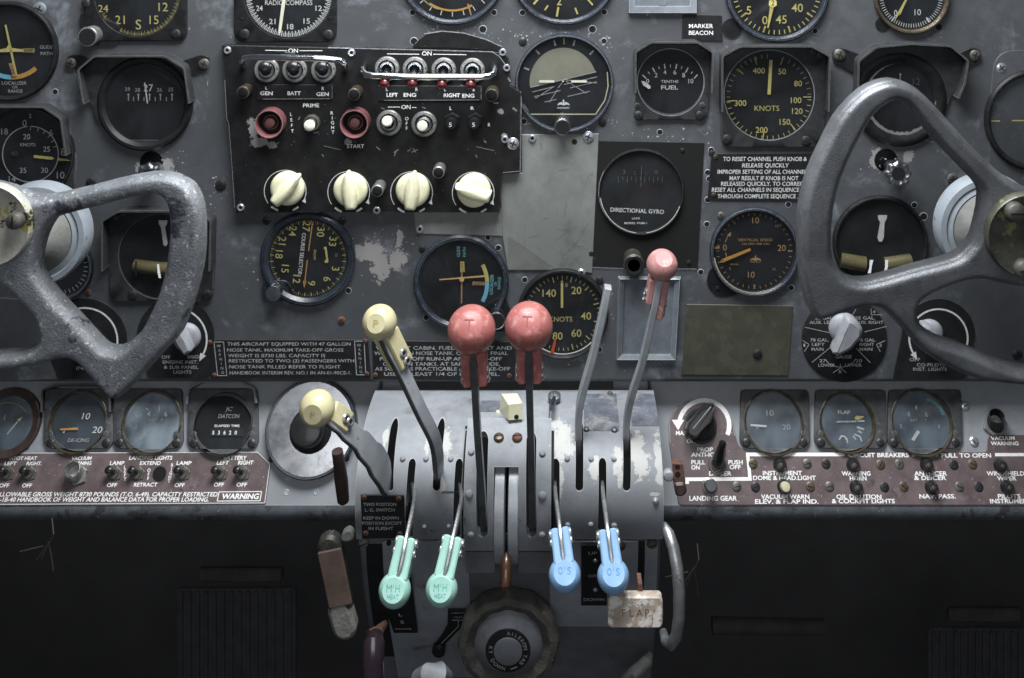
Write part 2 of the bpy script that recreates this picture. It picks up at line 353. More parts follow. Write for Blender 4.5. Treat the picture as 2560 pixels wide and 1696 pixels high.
glassmat('glass',.42,.012); glassmat('dusty_glare_glass',.6,.13,(.45,.56,.66),.2); glassmat('glare_glass',.8,.36,(.5,.6,.68),.25); glassmat('shade_glass',.2,.015,(.45,.56,.66),.1)  # diffuse haze: soft reflections put into the glass colour, along with dust
# ------------------------------------------------------------ shared part builders
def crosshead(t,px,py,r,mt='screw_black',z=0,slot=False,rot=20,name='screw',par=None,hgt=None):
    b=t.p(name,mt,par); H=hgt if hgt is not None else r*.35
    b.lathe(px,py,[(r,z),(r,z+H*.4),(r*.8,z+H*.8),(r*.45,z+H)],20)
    k=t.p('screw_slot','ink_black',b); L=r*.62
    for a in ((rot,) if slot else (rot,rot+90)):
        dx,dy=cos(rad(a))*L,sin(rad(a))*L
        k.line(px-dx,py-dy,px+dx,py+dy,max(1.6,r*.2),z+H+.25+(.05 if a==rot else 0))
    return b
def rivet(t,px,py,r=9,z=0,mt='screw_bright',name='rivet'):
    b=t.p(name,mt); b.ringp(px,py,[(r,z),(r,z+2),(r*.8,z+4.5),(r*.5,z+4.5),(r*.42,z+2),(r*.42,z)],24)
    k=t.p('rivet_core','ink_black',b); k.lathe(px,py,[(r*.42,z),(r*.42,z+1.5)],16); return b
def hole(t,px,py,r=8,mt='frame_grey'):
    b=t.p('screw_hole','ink_black'); b.lathe(px,py,[(r,0),(r,.5)],20)
    k=t.p('hole_rim',mt,b); k.ringp(px,py,[(r*1.0,0),(r*1.08,.7),(r*1.16,.6),(r*1.25,0)],24)
def eagle(b,x,y,w,z):
    h=w*.28
    b.flat([(x-w/2,y+h*.7),(x-w*.42,y+h*.1),(x-w*.16,y-h*.35),(x-w*.07,y+h*.1),(x-w*.07,y+h*.62),(x-w*.25,y+h*.4)],z)
    b.flat([(x+w/2,y+h*.7),(x+w*.42,y+h*.1),(x+w*.16,y-h*.35),(x+w*.07,y+h*.1),(x+w*.07,y+h*.62),(x+w*.25,y+h*.4)],z)
    b.flat([(x-w*.06,y-h*.9),(x-w*.01,y-h*1.1),(x+w*.05,y-h*.8),(x+w*.08,y+h*.5),(x,y+h*.75),(x-w*.08,y+h*.5)],z+.1)
class Gauge(T):
    """round instrument: bezel ring, dial, markings (added by the caller), needle, glass"""
    def __init__(s,px,py,r,ri,label,F=MAIN,bez='bezel_blue',dial='dial_black',glass='glass',H=14,ring=True,name='instrument_gauge',prof=None,cat='gauge',group='round dials on the instrument panel'):
        T.__init__(s,name,label,cat,F,px,py,3,group); s.r,s.ri=r,ri
        if ring:
            b=s.p('bezel',bez); w=r-ri
            b.ringp(px,py,prof or [(r,-3),(r,H*.6),(r-w*.3,H),(r-w*.62,H),(ri,H*.45),(ri,-3)],64)
        d=s.p('dial',dial); d.lathe(px,py,[(ri+1,-3),(ri+1,1)],64)
        g=s.p('glass',glass); g.lathe(px,py,[(ri+1,H*.5)]+[(ri*cos(rad(x)),H*.5+1.2*sin(rad(x))) for x in (0,15,30,45,60,75,88)],48)
        s._k={}
    def k(s,mt,name='lettering'):
        if (mt,name) not in s._k: s._k[(mt,name)]=s.p(name,mt)
        return s._k[(mt,name)]
    def needle(s,pts,mt='ink_yellow',z=5):
        s.k(mt,'needle').prism(pts,z,z+1.2)
    def bar(s,x0,y0,x1,y1,w,mt='ink_yellow',z=5,w1=None):
        a,b=V((x0,y0)),V((x1,y1)); d=(b-a).normalized(); n=V((-d.y,d.x)); w1=w if w1 is None else w1
        s.needle([tuple(a+n*w/2),tuple(b+n*w1/2),tuple(b-n*w1/2),tuple(a-n*w/2)],mt,z)
def flange(g,pts,mt='hood_black',z0=-3,z1=4,ri=None,cx=None,cy=None):
    """mounting flange with a round opening"""
    b=g.p('flange',mt); cx=g.px if cx is None else cx; cy=g.py if cy is None else cy; ri=ri or g.ri
    n=72; q=[]
    for i in range(n):
        a=2*pi*i/n; d=V((sin(a),-cos(a))); best=None
        for j in range(len(pts)):
            p0,p1=V(pts[j]),V(pts[(j+1)%len(pts)]); e=p1-p0; den=d.x*e.y-d.y*e.x
            if abs(den)<1e-9: continue
            w=p0-V((cx,cy)); t=(w.x*e.y-w.y*e.x)/den; u=(w.x*d.y-w.y*d.x)/den
            if t>0 and -1e-6<=u<=1+1e-6 and (best is None or t>best): best=t
        q.append((b.m(cx+d.x*best,cy+d.y*best),b.m(cx+d.x*ri,cy+d.y*ri),b.m(cx+d.x*max(ri,best-3),cy+d.y*max(ri,best-3))))
    b.loft([[(*o,z0*U),(*o,(z1-2)*U),(*c,z1*U),(*i,z1*U),(*i,z0*U)] for o,i,c in q],closed=True); return b
def hood(g,pts,H=44,th=4,mt='hood_black'):
    b=g.p('hood',mt); b.wall(rp_open(pts,7),2,H,th); return b
def rp_open(pts,r,n=3):
    o=[pts[0]]
    for i in range(1,len(pts)-1):
        a,b,c=V(pts[i-1]),V(pts[i]),V(pts[i+1]); d1=(a-b); d2=(c-b); q=min(r,d1.length/2.2,d2.length/2.2)
        s=b+d1.normalized()*q; e=b+d2.normalized()*q
        o+=[tuple(s*(1-t)**2+b*2*t*(1-t)+e*t*t) for t in (0,.33,.66,1)]
    return o+[pts[-1]]

# ------------------------------------------------------------ setting
t=T('footwell','dark empty footwell behind and below the panel',None,kind='structure',px=1280,py=1500,y=.45)
b=t.p('footwell','footwell_dark'); O=t.O
def wbox(b,x0,y0,z0,x1,y1,z1):
    o=b.T.O; p=[V((x,y,z))-o for x in (x0,x1) for y in (y0,y1) for z in (z0,z1)]
    b.add(p,[(0,1,3,2),(4,6,7,5),(0,4,5,1),(2,3,7,6),(0,2,6,4),(1,5,7,3)])
wbox(b,-1.2,.45,-1.1,1.2,.47,.2); t.done()
t=T('footwell_floor','dark cockpit floor under the panel',None,kind='structure',px=1280,py=1500,y=.45)
b=t.p('f','footwell_dark'); wbox(b,-1.2,-.6,-.75,1.2,.45,-.73); t.done()
for sx,lab in ((-1,'left'),(1,'right')):
    t=T('cockpit_side_wall','dark %s side wall of the cockpit'%lab,None,kind='structure',px=1280,py=1500,y=.45)
    b=t.p('f','footwell_dark'); wbox(b,sx*.7,-.25,-.75,sx*.72,.45,.6); t.done()

# ------------------------------------------------------------ main panel sheet
t=T('instrument_panel','grey blue painted metal main instrument panel with chipped paint and small holes','instrument panel',MAIN,1280,848)
b=t.p('panel_sheet','panel_paint')
b.prism([(-600,-420),(3100,-420),(3100,946),(-600,946)],-16,0,0)
e=t.p('bottom_fold','panel_paint')
e.loft([[(x,b.m(0,946)[1]-U*(12*sin(a)),U*(-12+12*cos(a))) for a in [rad(9*i) for i in range(11)]]+[(x,b.m(0,946)[1]-U*12,-U*30),(x,b.m(0,946)[1],-U*30)] for x in (b.m(-600,0)[0],b.m(3100,0)[0])])
for x,y in ((1510,103),(1310,304),(1481,74),(1306,32),(1511,31),(1031,32),(1235,32),(1207,74),(1035,104),(1650,331),(2038,78),(138,230),(871,727),(1246,620),(1220,594),(1065,794),(1312,700),(1498,874),(1767,561),(1752,681),(1769,432),(1773,448),(1769,500),(1778,376),(1971,512),(1978,720),(2309,542),(2286,513)):
    hole(t,x,y,6.5 if (x,y) not in ((1481,74),(1207,74),(2309,542),(1035,104)) else 8.5)
hole(t,2347,68,7,'rust')
for x,y,r,m,sl in ((99,23,17,'frame_grey',0),(552,463,14,'screw_black',0),(2503,170,14,'screw_bright',0),(2381,448,14,'screw_grey',0),(220,732,9,'rust',0),(854,801,10,'rust',0),(2543,887,13,'screw_black',0),
     (1307,105,10,'screw_black',0),(1506,307,10,'screw_black',0),(666,552,10,'screw_black',0),(856,552,10,'screw_black',0),(1056,623,9,'screw_black',0),(1499,701,10,'screw_black',1),(1803,540,10,'screw_grey',1),(2113,540,10,'screw_black',0),(1780,384,8,'screw_black',0),(2380,890,9,'screw_black',0),(228,455,12,'screw_black',0)):
    crosshead(t,x,y,r,m,0,sl,random.uniform(0,80))
rg=random.Random(11); ch=t.p('paint_chips','ink_grey')
for cx_,cy_,rx_,ry_,n_ in ((1180,95,120,28,60),(1420,88,110,16,30),(1510,115,26,26,20),(1520,305,26,18,16),(1650,335,130,22,26),(700,590,40,20,8),(640,680,60,50,16),(1310,100,18,24,12),(1310,300,14,14,10),(540,480,30,50,22),(1100,62,60,30,30),(1790,640,20,60,10),(1545,740,60,60,8),(1280,400,1280,500,150),(1440,920,200,30,8),(980,600,70,40,26),(430,400,40,30,16),(2200,420,60,40,16),(2340,80,50,60,10),(690,740,40,12,10)):
    for _ in range(n_):
        a_=rg.uniform(0,2*pi); q_=rg.random()**.6; x=cx_+rx_*q_*cos(a_); y=cy_+ry_*q_*sin(a_); s_=rg.choice((.8,1,1.3,1.6,2.4)); e_=rg.uniform(.5,1.6)
        if y<944: ch.flat([(x+s_*e_*cos(k)*rg.uniform(.6,1.2),y+s_*sin(k)*rg.uniform(.6,1.2)) for k in (0,1.1,2.3,3.4,4.6,5.5)],.35)
sc=t.p('scratch','ink_grey')
for _ in range(46):
    x,y=rg.uniform(0,2500),rg.uniform(0,930); a_=rg.uniform(0,pi); l=rg.uniform(6,30); sc.line(x,y,x+l*cos(a_),y+l*sin(a_),rg.uniform(.4,.9),.4)
t.done()
t=T('access_cover','pale grey corner cover plate at the far right behind the yoke','cover plate',MAIN,2560,300)
t.p('p','panel_paint').prism(rpoly([(2486,128),(2700,120),(2700,700),(2478,700),(2470,300)],50,8),.3,2.5,.8); t.done()
t=T('corner_plate','worn grey plate at the lower left corner under the left yoke','cover plate',MAIN,40,850)
t.p('p','panel_paint').prism([(-80,738),(105,752),(128,800),(142,948),(-80,955)],.3,2.5,.8); t.done()

# ------------------------------------------------------------ gauges, top row
g=Gauge(22,128,125,112,'cross pointer glide path dial cut by the left frame edge, blue and orange arc',bez='gauge_black')
w=g.k('ink_grey'); w.text('GLIDE',116,118,8,32); w.text('PATH',117,134,8,30); w.text('LOCALIZER',36,208,8,62); w.text('OR',38,218,7,14); w.text('RANGE',39,228,8,36)
g.k('ink_blue','colour_arc').arc(30,104,84,95,181,212,4); g.k('ink_orange','colour_arc').arc(30,104,84,95,138,180.5,4)
g.bar(15,62,42,190,4,'ink_yellow',5,5); g.needle([(-30,127),(0,124),(18,120),(26,105),(30,120),(60,124),(60,129),(-30,131)]); g.k('ink_dimyellow','flag').flat([(58,121),(88,121),(88,131),(58,131)],6)
g.k('ink_tan','flag').flat([(24,158),(35,158),(44,190),(34,190)],7.5)
g.k('ink_black','flag_word').text('OFF',73,126,7,24,z=6.6); g.k('ink_black','flag_word').text('OFF',34,174,6,24,z=8.2,rot=-76); g.done()

def squarecase(g,x0,y0,x1,y1,r=22,ri=None): return flange(g,rpoly([(x0,y0),(x1,y0),(x1,y1),(x0,y1)],r,5),'gauge_black',-3,9,ri)
g=Gauge(345,-15,112,107,'compass dial with yellow 21, S, 15 and 12 at the top left, square black case',ring=False)
f=squarecase(g,212,-150,468,103); f.prism(rpoly([(200,30),(300,60),(300,112),(262,114),(205,110)],14),-3,7.6,1)
w=g.k('ink_yellow')
for s_,x,y,c in (('12',408,18,21),('21',300,50,21),('S',346,62,24),('15',385,50,21),('24',258,22,18)): w.text(s_,x,y,c,z=3)
g.k('ink_dimyellow').ticks(345,-15,98,105,98,240,72,1.2,3); g.k('ink_dimyellow').ticks(345,-15,94,105,105,240,28,1.4,3.1)
crosshead(g,442,85,12,'screw_black',8); crosshead(g,217,8,11,'screw_black',8); g.done()
t=T('setting_knob','black knob with worn bright rim beside the compass dial at the top left','knob',MAIN,218,93,46,'setting knobs on dials')
k=t.p('grip','nut_metal'); k.lathe(218,93,[(23,0),(24,36),(25,42),(23,46)],36); t.p('cap','ink_black',k).lathe(218,93,[(21,46),(21,46.8)],30); t.done()

g=Gauge(722,-15,116,111,'radio compass dial with white card and cream needle, square black case',ring=False,dial='gauge_black')
squarecase(g,586,-150,842,106,26)
w=g.k('ink_white'); w.text('RADIO COMPASS',722,7,12,118,bold=.004)
for s_,x,y in (('24',649,21),('12',797,21),('21',681,54),('18',726,67),('15',767,53)): w.text(s_,x,y,13,16,bold=.01)
w.ticks(722,-15,94,108,90,270,37,2.6,3); w.ticks(722,-15,98,108,92.5,267.5,36,1.6,3)
g.bar(712,-10,700,80,9,'cream',6,7); g.needle([(696,78),(704,79),(699,88)],'cream',6)
crosshead(g,822,87,13,'screw_black',8); crosshead(g,826,45,5,'gauge_black',8); crosshead(g,613,85,13,'screw_black',8); crosshead(g,606,47,5,'gauge_black',8); g.done()

g=Gauge(1131,-72,135,121,'dial with faint yellow and red arcs cut by the top edge, left of two')
g.k('ink_orange','colour_arc').arc(1131,-72,96,101,150,215,4); g.k('ink_dimyellow','colour_arc').arc(1131,-72,100,103,200,240,4.3)
g.k('ink_white').ticks(1131,-72,102,114,120,240,9,2,3); g.bar(1170,10,1178,38,4,'ink_tan',5,3); g.done()
g=Gauge(1410,-72,135,121,'dial with yellow 2 and yellow ticks cut by the top edge, right of two')
g.k('ink_yellow').text('2',1398,3,20,12,bold=.01)
w=g.k('ink_yellow')
for q in ((1396,18,1392,42),(1438,20,1444,36),(1347,-4,1334,11),(1465,-6,1482,13),(1370,14,1362,26)): w.line(*q,5 if q[0] in (1396,1347) else 4,3)
g.k('gauge_black','hand').line(1440,-40,1520,-18,1,5); g.done()

g=Gauge(1942,-25,131,116,'large dial with yellow 5, 0, 45 and 40 at the top right of centre')
w=g.k('ink_yellow')
for s_,x,y in (('5',1872,26),('0',1912,51),('40',1993,20),('45',1953,49)): w.text(s_,x,y,20,bold=.004)
w.ticks(1942,-25,95,112,92,268,6,4,3); w.ticks(1942,-25,101,112,85,275,28,2.2,3)
g.bar(1934,-10,1919,70,13,'ink_yellow',6,3); g.needle(circ(1931,8,11,6),'ink_yellow',7.5); g.k('ink_black','hand_mark').text('2',1931,7,13,8,z=9)
for q in (circ(1830,72,26,16),): g.p('case_ear','gauge_black').prism(q,-3,2)
g.done()
g=Gauge(2278,-10,96,84,'small dial with white 0 and 10 near the top right corner',bez='brass_worn')
w=g.k('ink_white'); w.text('0',2239,33,15,8); w.text('10',2294,31,15,16); w.ticks(2278,-10,66,80,145,218,2,3.5,3); w.ticks(2278,-10,70,80,85,275,41,1.5,3)
g.bar(2266,-4,2246,36,4,'ink_yellow',5,7); g.needle([(2249,33),(2242,34),(2237,49)],'ink_yellow',5)
g.p('case_ear','gauge_black').prism(circ(2208,62,20,16),-3,1); g.done()
t=T('placard_frame','empty grey blue placard frame cut by the top edge','frame',MAIN,1656,-20)
def frame(t,x0,y0,x1,y1,w,mt='frame_grey',H=12):
    b=t.p('frame_rail',mt)
    o=[(x0,y0),(x1,y0),(x1,y1),(x0,y1)]; i=[(x0+w,y0+w),(x1-w,y0+w),(x1-w,y1-w),(x0+w,y1-w)]; mo=inset([b.m(*p) for p in o],2*U)
    rings=[[(*b.m(*o[j]),0),(*mo[j],H*U),(*b.m(*i[j]),H*.5*U),(*b.m(*i[j]),0)] for j in range(4)]
    b.loft(rings,closed=True); p=t.p('back_plate','frame_grey'); p.prism(i,.3,1.5); return b
frame(t,1570,-120,1742,33,17); t.p('tab','frame_grey').prism(rpoly([(1649,-10),(1664,-10),(1664,14),(1649,14)],6),1,4); t.done()
t=T('marker_placard','small black placard reading MARKER BEACON','placard',MAIN,1755,70)
t.p('plate','placard_black').prism([(1705,36),(1804,38),(1806,103),(1704,101)],.3,3,.8); w=t.p('lettering','ink_bright'); w.text('MARKER',1752,65,10,60,z=3.4,bold=.004); w.text('BEACON',1752,82,10,60,z=3.4,bold=.004); t.done()

# ------------------------------------------------------------ hooded and other main panel gauges
g=Gauge(364,258,119,98,'hooded compass dial reading 27 with 29, 28, 26 and 25 beside it',bez='gauge_black',H=16)
b=g.p('bracket','gauge_black'); b.prism(rpoly([(168,140),(190,136),(262,158),(262,188),(230,186),(190,174),(170,170)],12),0,7,1); g.p('bracket','gauge_black').prism(rpoly([(525,142),(505,136),(440,158),(470,188),(500,182),(522,172)],12),0,7,1)
flange(g,rpoly([(212,166),(250,134),(426,134),(474,166),(486,255),(478,264),(470,300),(430,350),(290,350),(240,300),(232,262),(222,255)],8),'hood_black',0,9,118)
hood(g,[(226,252),(212,168),(252,134),(426,134),(474,164),(486,250)])
crosshead(g,179,158,14,'screw_grey',7); crosshead(g,512,160,14,'screw_grey',7)
w=g.k('ink_grey'); 
for s_,x,y,c in (('29',319,223,9),('28',344,225,9),('26',399,225,9),('25',427,224,9)): w.text(s_,x,y,c,13)
g.k('ink_white').text('27',371,220,17,24)
for x in (321,346,374,401,430): w.line(x,237,x,252,2.4,3); w.flat(circ(x,237,2.6,8),3.2)
for x in (334,360,388,416): w.line(x,243,x,253,1.8,3)
g.bar(363,206,370,258,2.6,'ink_white',6); g.k('ink_yellow','index').flat(rrect(368,360,380,366,1),8); g.done()

g=Gauge(70,385,118,112,'hooded dial reading KNOTS with an inner ring of 20 to 35 at the left edge',bez='gauge_black',dial='gauge_black')
flange(g,rpoly([(-60,290),(-20,262),(128,262),(168,292),(192,400),(186,475),(120,520),(-60,520)],8),'hood_black',0,6,112)
hood(g,[(-60,290),(-20,260),(124,260),(168,290),(180,380)],40)
w=g.k('ink_grey')
for s_,x,y,c in (('0',62,308,16),('6',128,332,16),('8',158,380,17),('10',152,438,17),('14',31,448,15),('18',12,329,15),('20',67,342,13),('25',117,373,13),('35',58,426,13),('30',112,426,13),('2',76,290,10)): w.text(s_,x,y,c)
g.k('ink_dim').text('40',36,384,12); g.k('ink_dim').text('4',106,462,12); w.text('KNOTS',70,362,8,38)
w.arc(76,386,68.5,71,0,360,3,60)
for a in (0,17,32,46,60,73): w.line(76+60*sin(rad(a)),386-60*cos(rad(a)),76+69*sin(rad(a)),386-69*cos(rad(a)),1.6,3)
g.needle([(86,388),(130,392),(137,396),(130,399),(86,394)],'ink_yellow'); g.needle([(147,395),(165,397),(178,401),(165,402),(147,401)],'ink_yellow'); g.done()

g=Gauge(1411,207,123,114,'artificial horizon with a greenish dome, white runway lines and cream wings',bez='bezel_blue',H=16)
c=g.p('horizon_ball','horizon_card')
q=[]
for i in range(41):
    a=rad(-101+ (75+101+8)*i/40); x,y=1408+84*sin(a),206-86*cos(a)
    q.append((x,y))
q=[p for p in q if p[1]< 219-(p[0]-1326)*.235+1]
q=[(1326,219)]+q+[(1491,180)]
c.flat(q,2.2)
w=g.k('ink_grey','horizon_line')
w.line(1326,219,1491,180,1.6,3.6)
for q in ((185,853,395,800),(205,895,450,838),(215,912,390,800),(345,948,420,830),(425,815,462,768),(300,945,410,920),(515,893,720,845),(535,815,785,757),(475,737,785,770),(550,780,690,865),(520,775,785,712),(480,783,540,768),(500,752,545,778)):
    w.line(1280+q[0]/3.698,q[1]/3.698,1280+q[2]/3.698,q[3]/3.698,1.5,3.4)
for a in (-71,-42,-14,14,43): g.k('ink_grey').line(1411+93*sin(rad(a)),205-93*cos(rad(a)),1411+107*sin(rad(a)),205-107*cos(rad(a)),4,3)
g.k('ink_yellow').line(1410,96,1410,111,3,3)
g.p('wing_bar','cream').prism(rrect(1348,200.5,1386,206,1.5),6,7); g.p('wing_bar','cream').prism(rrect(1428,200.5,1467,206,1.5),6,7)
g.p('centre_dot','cream').prism(circ(1407.5,203,2.3,10),6,7)
m=g.p('mask','gauge_black'); m.flat([(1325,286),(1489,286),(1480,300),(1455,314),(1411,322),(1366,313),(1340,302)],7)
l=g.p('worn_rim','dull_ivory'); l.pline([(1297,228),(1306,256),(1325,285),(1489,285),(1512,250),(1520,215),(1518,180)],2.6,7.6)
eagle(g.k('ink_white','emblem'),1409,258,31,3.5); g.k('ink_white','emblem').text('MOONEY',1409,270,4,31,bold=.02)
g.done()
t=T('setting_knob','round knob with a bright chipped rim under the artificial horizon','knob',MAIN,1406,318,44,'setting knobs on dials')
k=t.p('grip','satin_chrome'); k.lathe(1406,318,[(16,0),(19,6),(19,38),(21,43),(19.5,44)],36); t.p('cap','ink_black',k).lathe(1406,318,[(17.5,44),(17.5,45)],30); t.done()

def hooded(g,x0,y0,x1,y1,cut=38,H=44,r=20,mt='hood_black'):
    cy=y0+24
    flange(g,rpoly([(x0,cy),(x0+cut,y0),(x1-cut,y0),(x1,cy),(x1-6,y1-14),(x1-16,y1),(x0+14,y1),(x0+2,y1-14)],9),'hood_black',-3,9,g.ri)
    hood(g,[(x0,y0+(y1-y0)*.62),(x0,cy),(x0+cut,y0),(x1-cut,y0),(x1,cy),(x1-3,y0+(y1-y0)*.62)],H,4,mt)
    for sx in (x0+18,x0+34,x1-34,x1-18):
        g.p('hood_rivet','hood_black').lathe(sx,cy+(4 if sx in (x0+18,x1-18) else -6),[(6,9),(5,11),(2,12)],12)
g=Gauge(1676,203,86,82,'fuel dial reading TENTHS FUEL with marks from 0 to 10, hooded',ring=False)
hooded(g,1586,100,1777,300)
w=g.k('ink_white')
for s_,x,y in (('0',1619,203),('2',1640,188),('4',1662,181),('6',1687,181),('8',1709,188),('10',1727,203)): w.text(s_,x,y,11)
w.text('TENTHS',1674,204,7,43); w.text('FUEL',1674,219,10,42,bold=.01)
for q in ((1205,693,1240,728),(1300,628,1320,668),(1408,592,1415,638),(1522,592,1515,638),(1628,628,1605,672),(1715,692,1683,728)): w.line(1280+q[0]/3.698,q[1]/3.698,1280+q[2]/3.698,q[3]/3.698,2.6,3)
for q in ((1258,665,1272,686),(1355,615,1364,640),(1465,598,1465,624),(1572,615,1564,640),(1670,665,1654,684)): w.line(1280+q[0]/3.698,q[1]/3.698,1280+q[2]/3.698,q[3]/3.698,1.6,3)
g.needle([(1603,203),(1610,203),(1626,215),(1626,221),(1621,222),(1608,213)],'ink_white')
for x,y in ((1596,289),(1749,289)): crosshead(g,x,y,12,'screw_black',8)
for x,y in ((1593,263),(1755,262)): g.p('pin','hood_black').lathe(x,y,[(7,9),(6,11),(2,12)],14)
g.p('glass_rim','frame_grey').ringp(1676,205,[(83,9),(83,9.6),(84.4,9.6),(84.4,9)],60); g.done()

g=Gauge(1922,237,116,112,'large hooded airspeed dial reading KNOTS, yellow 50 to 400, needle straight up',ring=False)
hooded(g,1800,110,2065,368,44)
w=g.k('ink_yellow')
for s_,x,y,b_ in (('400',1897,177,0),('50',1955,179,0),('80',1995,209,0),('100',1990,251,.01),('120',1993,278,.01),('150',1962,305,.01),('200',1904,325,.01),('300',1851,258,.01)): w.text(s_,x,y,14,bold=b_)
w.text('KNOTS',1917,271,13,62)
for a in (90,141,188,264): w.line(1922+86*sin(rad(a)),243-86*cos(rad(a)),1922+106*sin(rad(a)),243-106*cos(rad(a)),2.6,3)
for i in range(42):
    a=rad(30+i*8); w2=g.k('ink_dimyellow') if i<8 or i>28 else w; w2.line(1922+97*sin(a),243-97*cos(a),1922+107*sin(a),243-107*cos(a),1.5,3)
for a in (-20,-48,20): g.k('ink_dimyellow').line(1922+86*sin(rad(a)),243-86*cos(rad(a)),1922+106*sin(rad(a)),243-106*cos(rad(a)),2.6,3.2)
g.bar(1927,150,1922,236,8,'ink_yellow',5,8)
for x,y in ((1817,348),(2014,352)): crosshead(g,x,y,13,'screw_black',8,True)
g.p('glass_rim','frame_grey').ringp(1922,237,[(112,9),(112,9.6),(113.5,9.6),(113.5,9)],60); g.done()

g=Gauge(2248,248,119,86,'hooded compass dial with flaking paint around its glass, behind the right yoke top',bez='gauge_black',H=14)
b=g.p('bracket','gauge_black'); b.prism(rpoly([(2080,124),(2102,119),(2155,138),(2145,190),(2100,164),(2082,158)],12),0,7,1); g.p('bracket','gauge_black').prism(rpoly([(2452,126),(2430,118),(2390,134),(2400,178),(2430,162),(2450,150)],12),0,7,1)
flange(g,rpoly([(2136,146),(2180,110),(2265,103),(2362,108),(2408,145),(2398,200),(2378,240),(2340,330),(2160,330),(2134,240)],8),'hood_black',0,9,117)
hood(g,[(2134,240),(2136,146),(2180,112),(2265,104),(2362,109),(2406,145),(2398,200),(2382,238)])
crosshead(g,2097,137,15,'screw_grey',7); crosshead(g,2436,138,14,'screw_grey',7)
r_=g.p('flaked_paint','collar_cloth')
n=90; rg=random.Random(4); o=[]
for i in range(n):
    a=2*pi*i/n; k=1 if .25<(i/n)<.75 else .45
    o.append(((2253+(92+rg.uniform(0,3)*k)*sin(a),244-(92+rg.uniform(0,3)*k)*cos(a)),(2253+(88-rg.uniform(0,5)*k)*sin(a),244-(88-rg.uniform(0,5)*k)*cos(a))))
r_.add([(*r_.m(*p),9*U) for ab in o for p in ab],[(2*i,2*i+1,2*((i+1)%n)+1,2*((i+1)%n)) for i in range(n)])
g.k('ink_grey').line(2251,186,2250,202,2,3); g.k('ink_grey').flat(circ(2251,186,2.6,8),3.2); g.k('ink_dim').text('12',2291,204,17,18); g.done()
g=Gauge(2587,300,127,112,'dial with yellow dashes cut by the right frame edge',bez='gauge_black')
w=g.k('ink_yellow'); w.line(2478,303,2500,303,3,3); w.line(2530,302,2590,302,3,3); g.done()

# middle and lower gauges
g=Gauge(770,646,119,98,'course selector dial with sideways yellow numbers and COURSE SELECTOR')
e=g.p('case_ear','bezel_blue'); e.prism(rpoly([(660,700),(654,715),(656,745),(690,752),(720,752),(740,745),(720,700)],14),-3,7,1)
w=g.k('ink_yellow')
for s_,x,y in (('27',766,566),('30',802,580),('33',832,604),('3',839,672),('6',818,698),('9',779,708),('12',742,698),('15',713,672),('18',698,636),('21',706,602),('24',732,578)): w.text(s_,x,y,18,rot=-95,bold=.004)
g.k('ink_white').text('COURSE SELECTOR',755,635,9,105,rot=-96,bold=.01)
g.k('ink_yellow').text('FROM',787,637,6,24,rot=-93); g.k('ink_dimyellow').text('TO',841,638,6,10,rot=-90)
g.k('ink_yellow','marker').line(814,618,819,655,5,4); g.k('ink_yellow','marker').flat(rrect(810,617,817,624,1),4.2); g.k('ink_yellow','marker').flat(rrect(812,650,820,657,1),4.2)
g.k('ink_dimyellow').ticks(770,646,90,95,0,360,121,1,3); g.k('ink_yellow').ticks(770,646,86,95,5,365,37,1.5,3.1)
g.bar(782,556,772,627,2.5,'ink_orange'); g.bar(769,650,762,710,2.5,'ink_orange'); g.needle([(758,702),(767,702),(761,720)],'ink_orange'); g.needle([(779,562),(785,562),(783,553)],'ink_orange'); g.done()
t=T('setting_knob','shiny metal knob on the lower left of the course selector','knob',MAIN,683,735,30,'setting knobs on dials')
t.p('k','satin_chrome').lathe(683,735,[(17,0),(19,3),(20,26),(19,29.5),(17,30)],36); t.done()

g=Gauge(405,640,112,106,'hooded turn indicator with pale pointer, behind the left yoke grip',ring=False,dial='ink_black')
hooded(g,273,515,540,752,40,48)
g.k('ink_white','pointer').prism([(397,551),(419,551),(418,560),(413,568),(420,608),(415,616),(409,612),(403,568),(398,560)],4,5)
f=g.p('fluid_tube','fluid'); f.tube([(337,663,4),(360,667,6),(400,672,8),(430,672,8),(470,668,6),(500,660,4)],16,16)
g.k('ink_bright','tube_line').flat([(401,652),(406,652),(408,670),(411,687),(405,687),(402,672)],26); g.k('ink_black','tube_band').flat([(346,645),(350,645),(350,682),(346,682)],24)
for x,y in ((334,737),(520,735)): crosshead(g,x,y,13,'screw_black',8)
g.done()
g=Gauge(152,668,82,72,'dark dial ring with white ticks behind the left yoke hub',bez='bezel_blue')
g.k('ink_grey').ticks(152,668,58,68,80,200,13,2,3); g.done()

g=Gauge(1153,705,119,103,'glide path and localizer dial with tan cross needles behind the red knob')
e=g.p('case_ear','gauge_black'); e.prism(rpoly([(1215,760),(1258,738),(1285,790),(1268,830),(1225,825),(1205,790)],14),-3,7,1); g.k('ink_grey').text('LOC',1249,757,7,22,rot=30,z=7.3)
w=g.k('ink_cyan'); w.text('GLIDE',1146,629,7.5,27,rot=90); w.text('PATH',1161,630,7.5,24,rot=90); w.text('LOCALIZER',1229,711,7.5,50,rot=87,bold=.01); w.text('OR',1239,710,6,11,rot=90); w.text('RANGE',1248,708,7,30,rot=87)
g.k('ink_yellow','colour_arc').arc(1120,708,93,103,62,88,4); g.k('ink_blue','colour_arc').arc(1120,708,93,103,88.5,118,4)
g.bar(1155,654,1154,758,4,'ink_tan',5,3); g.bar(1099,698,1212,689,2.5,'ink_tan',7,4); g.needle(circ(1155,697,6,12),'ink_tan',8.5)
g.k('ink_yellow','flag').flat([(1151,653),(1161,653),(1162,679),(1151,679)],6.6); g.k('ink_tan','flag').flat([(1182,703),(1212,704),(1212,712),(1181,712)],6.6)
g.k('ink_black','flag_word').text('OFF',1156.5,666,7,22,rot=90,z=7); g.k('ink_black','flag_word').text('OFF',1197,708,6,24,z=7); g.done()
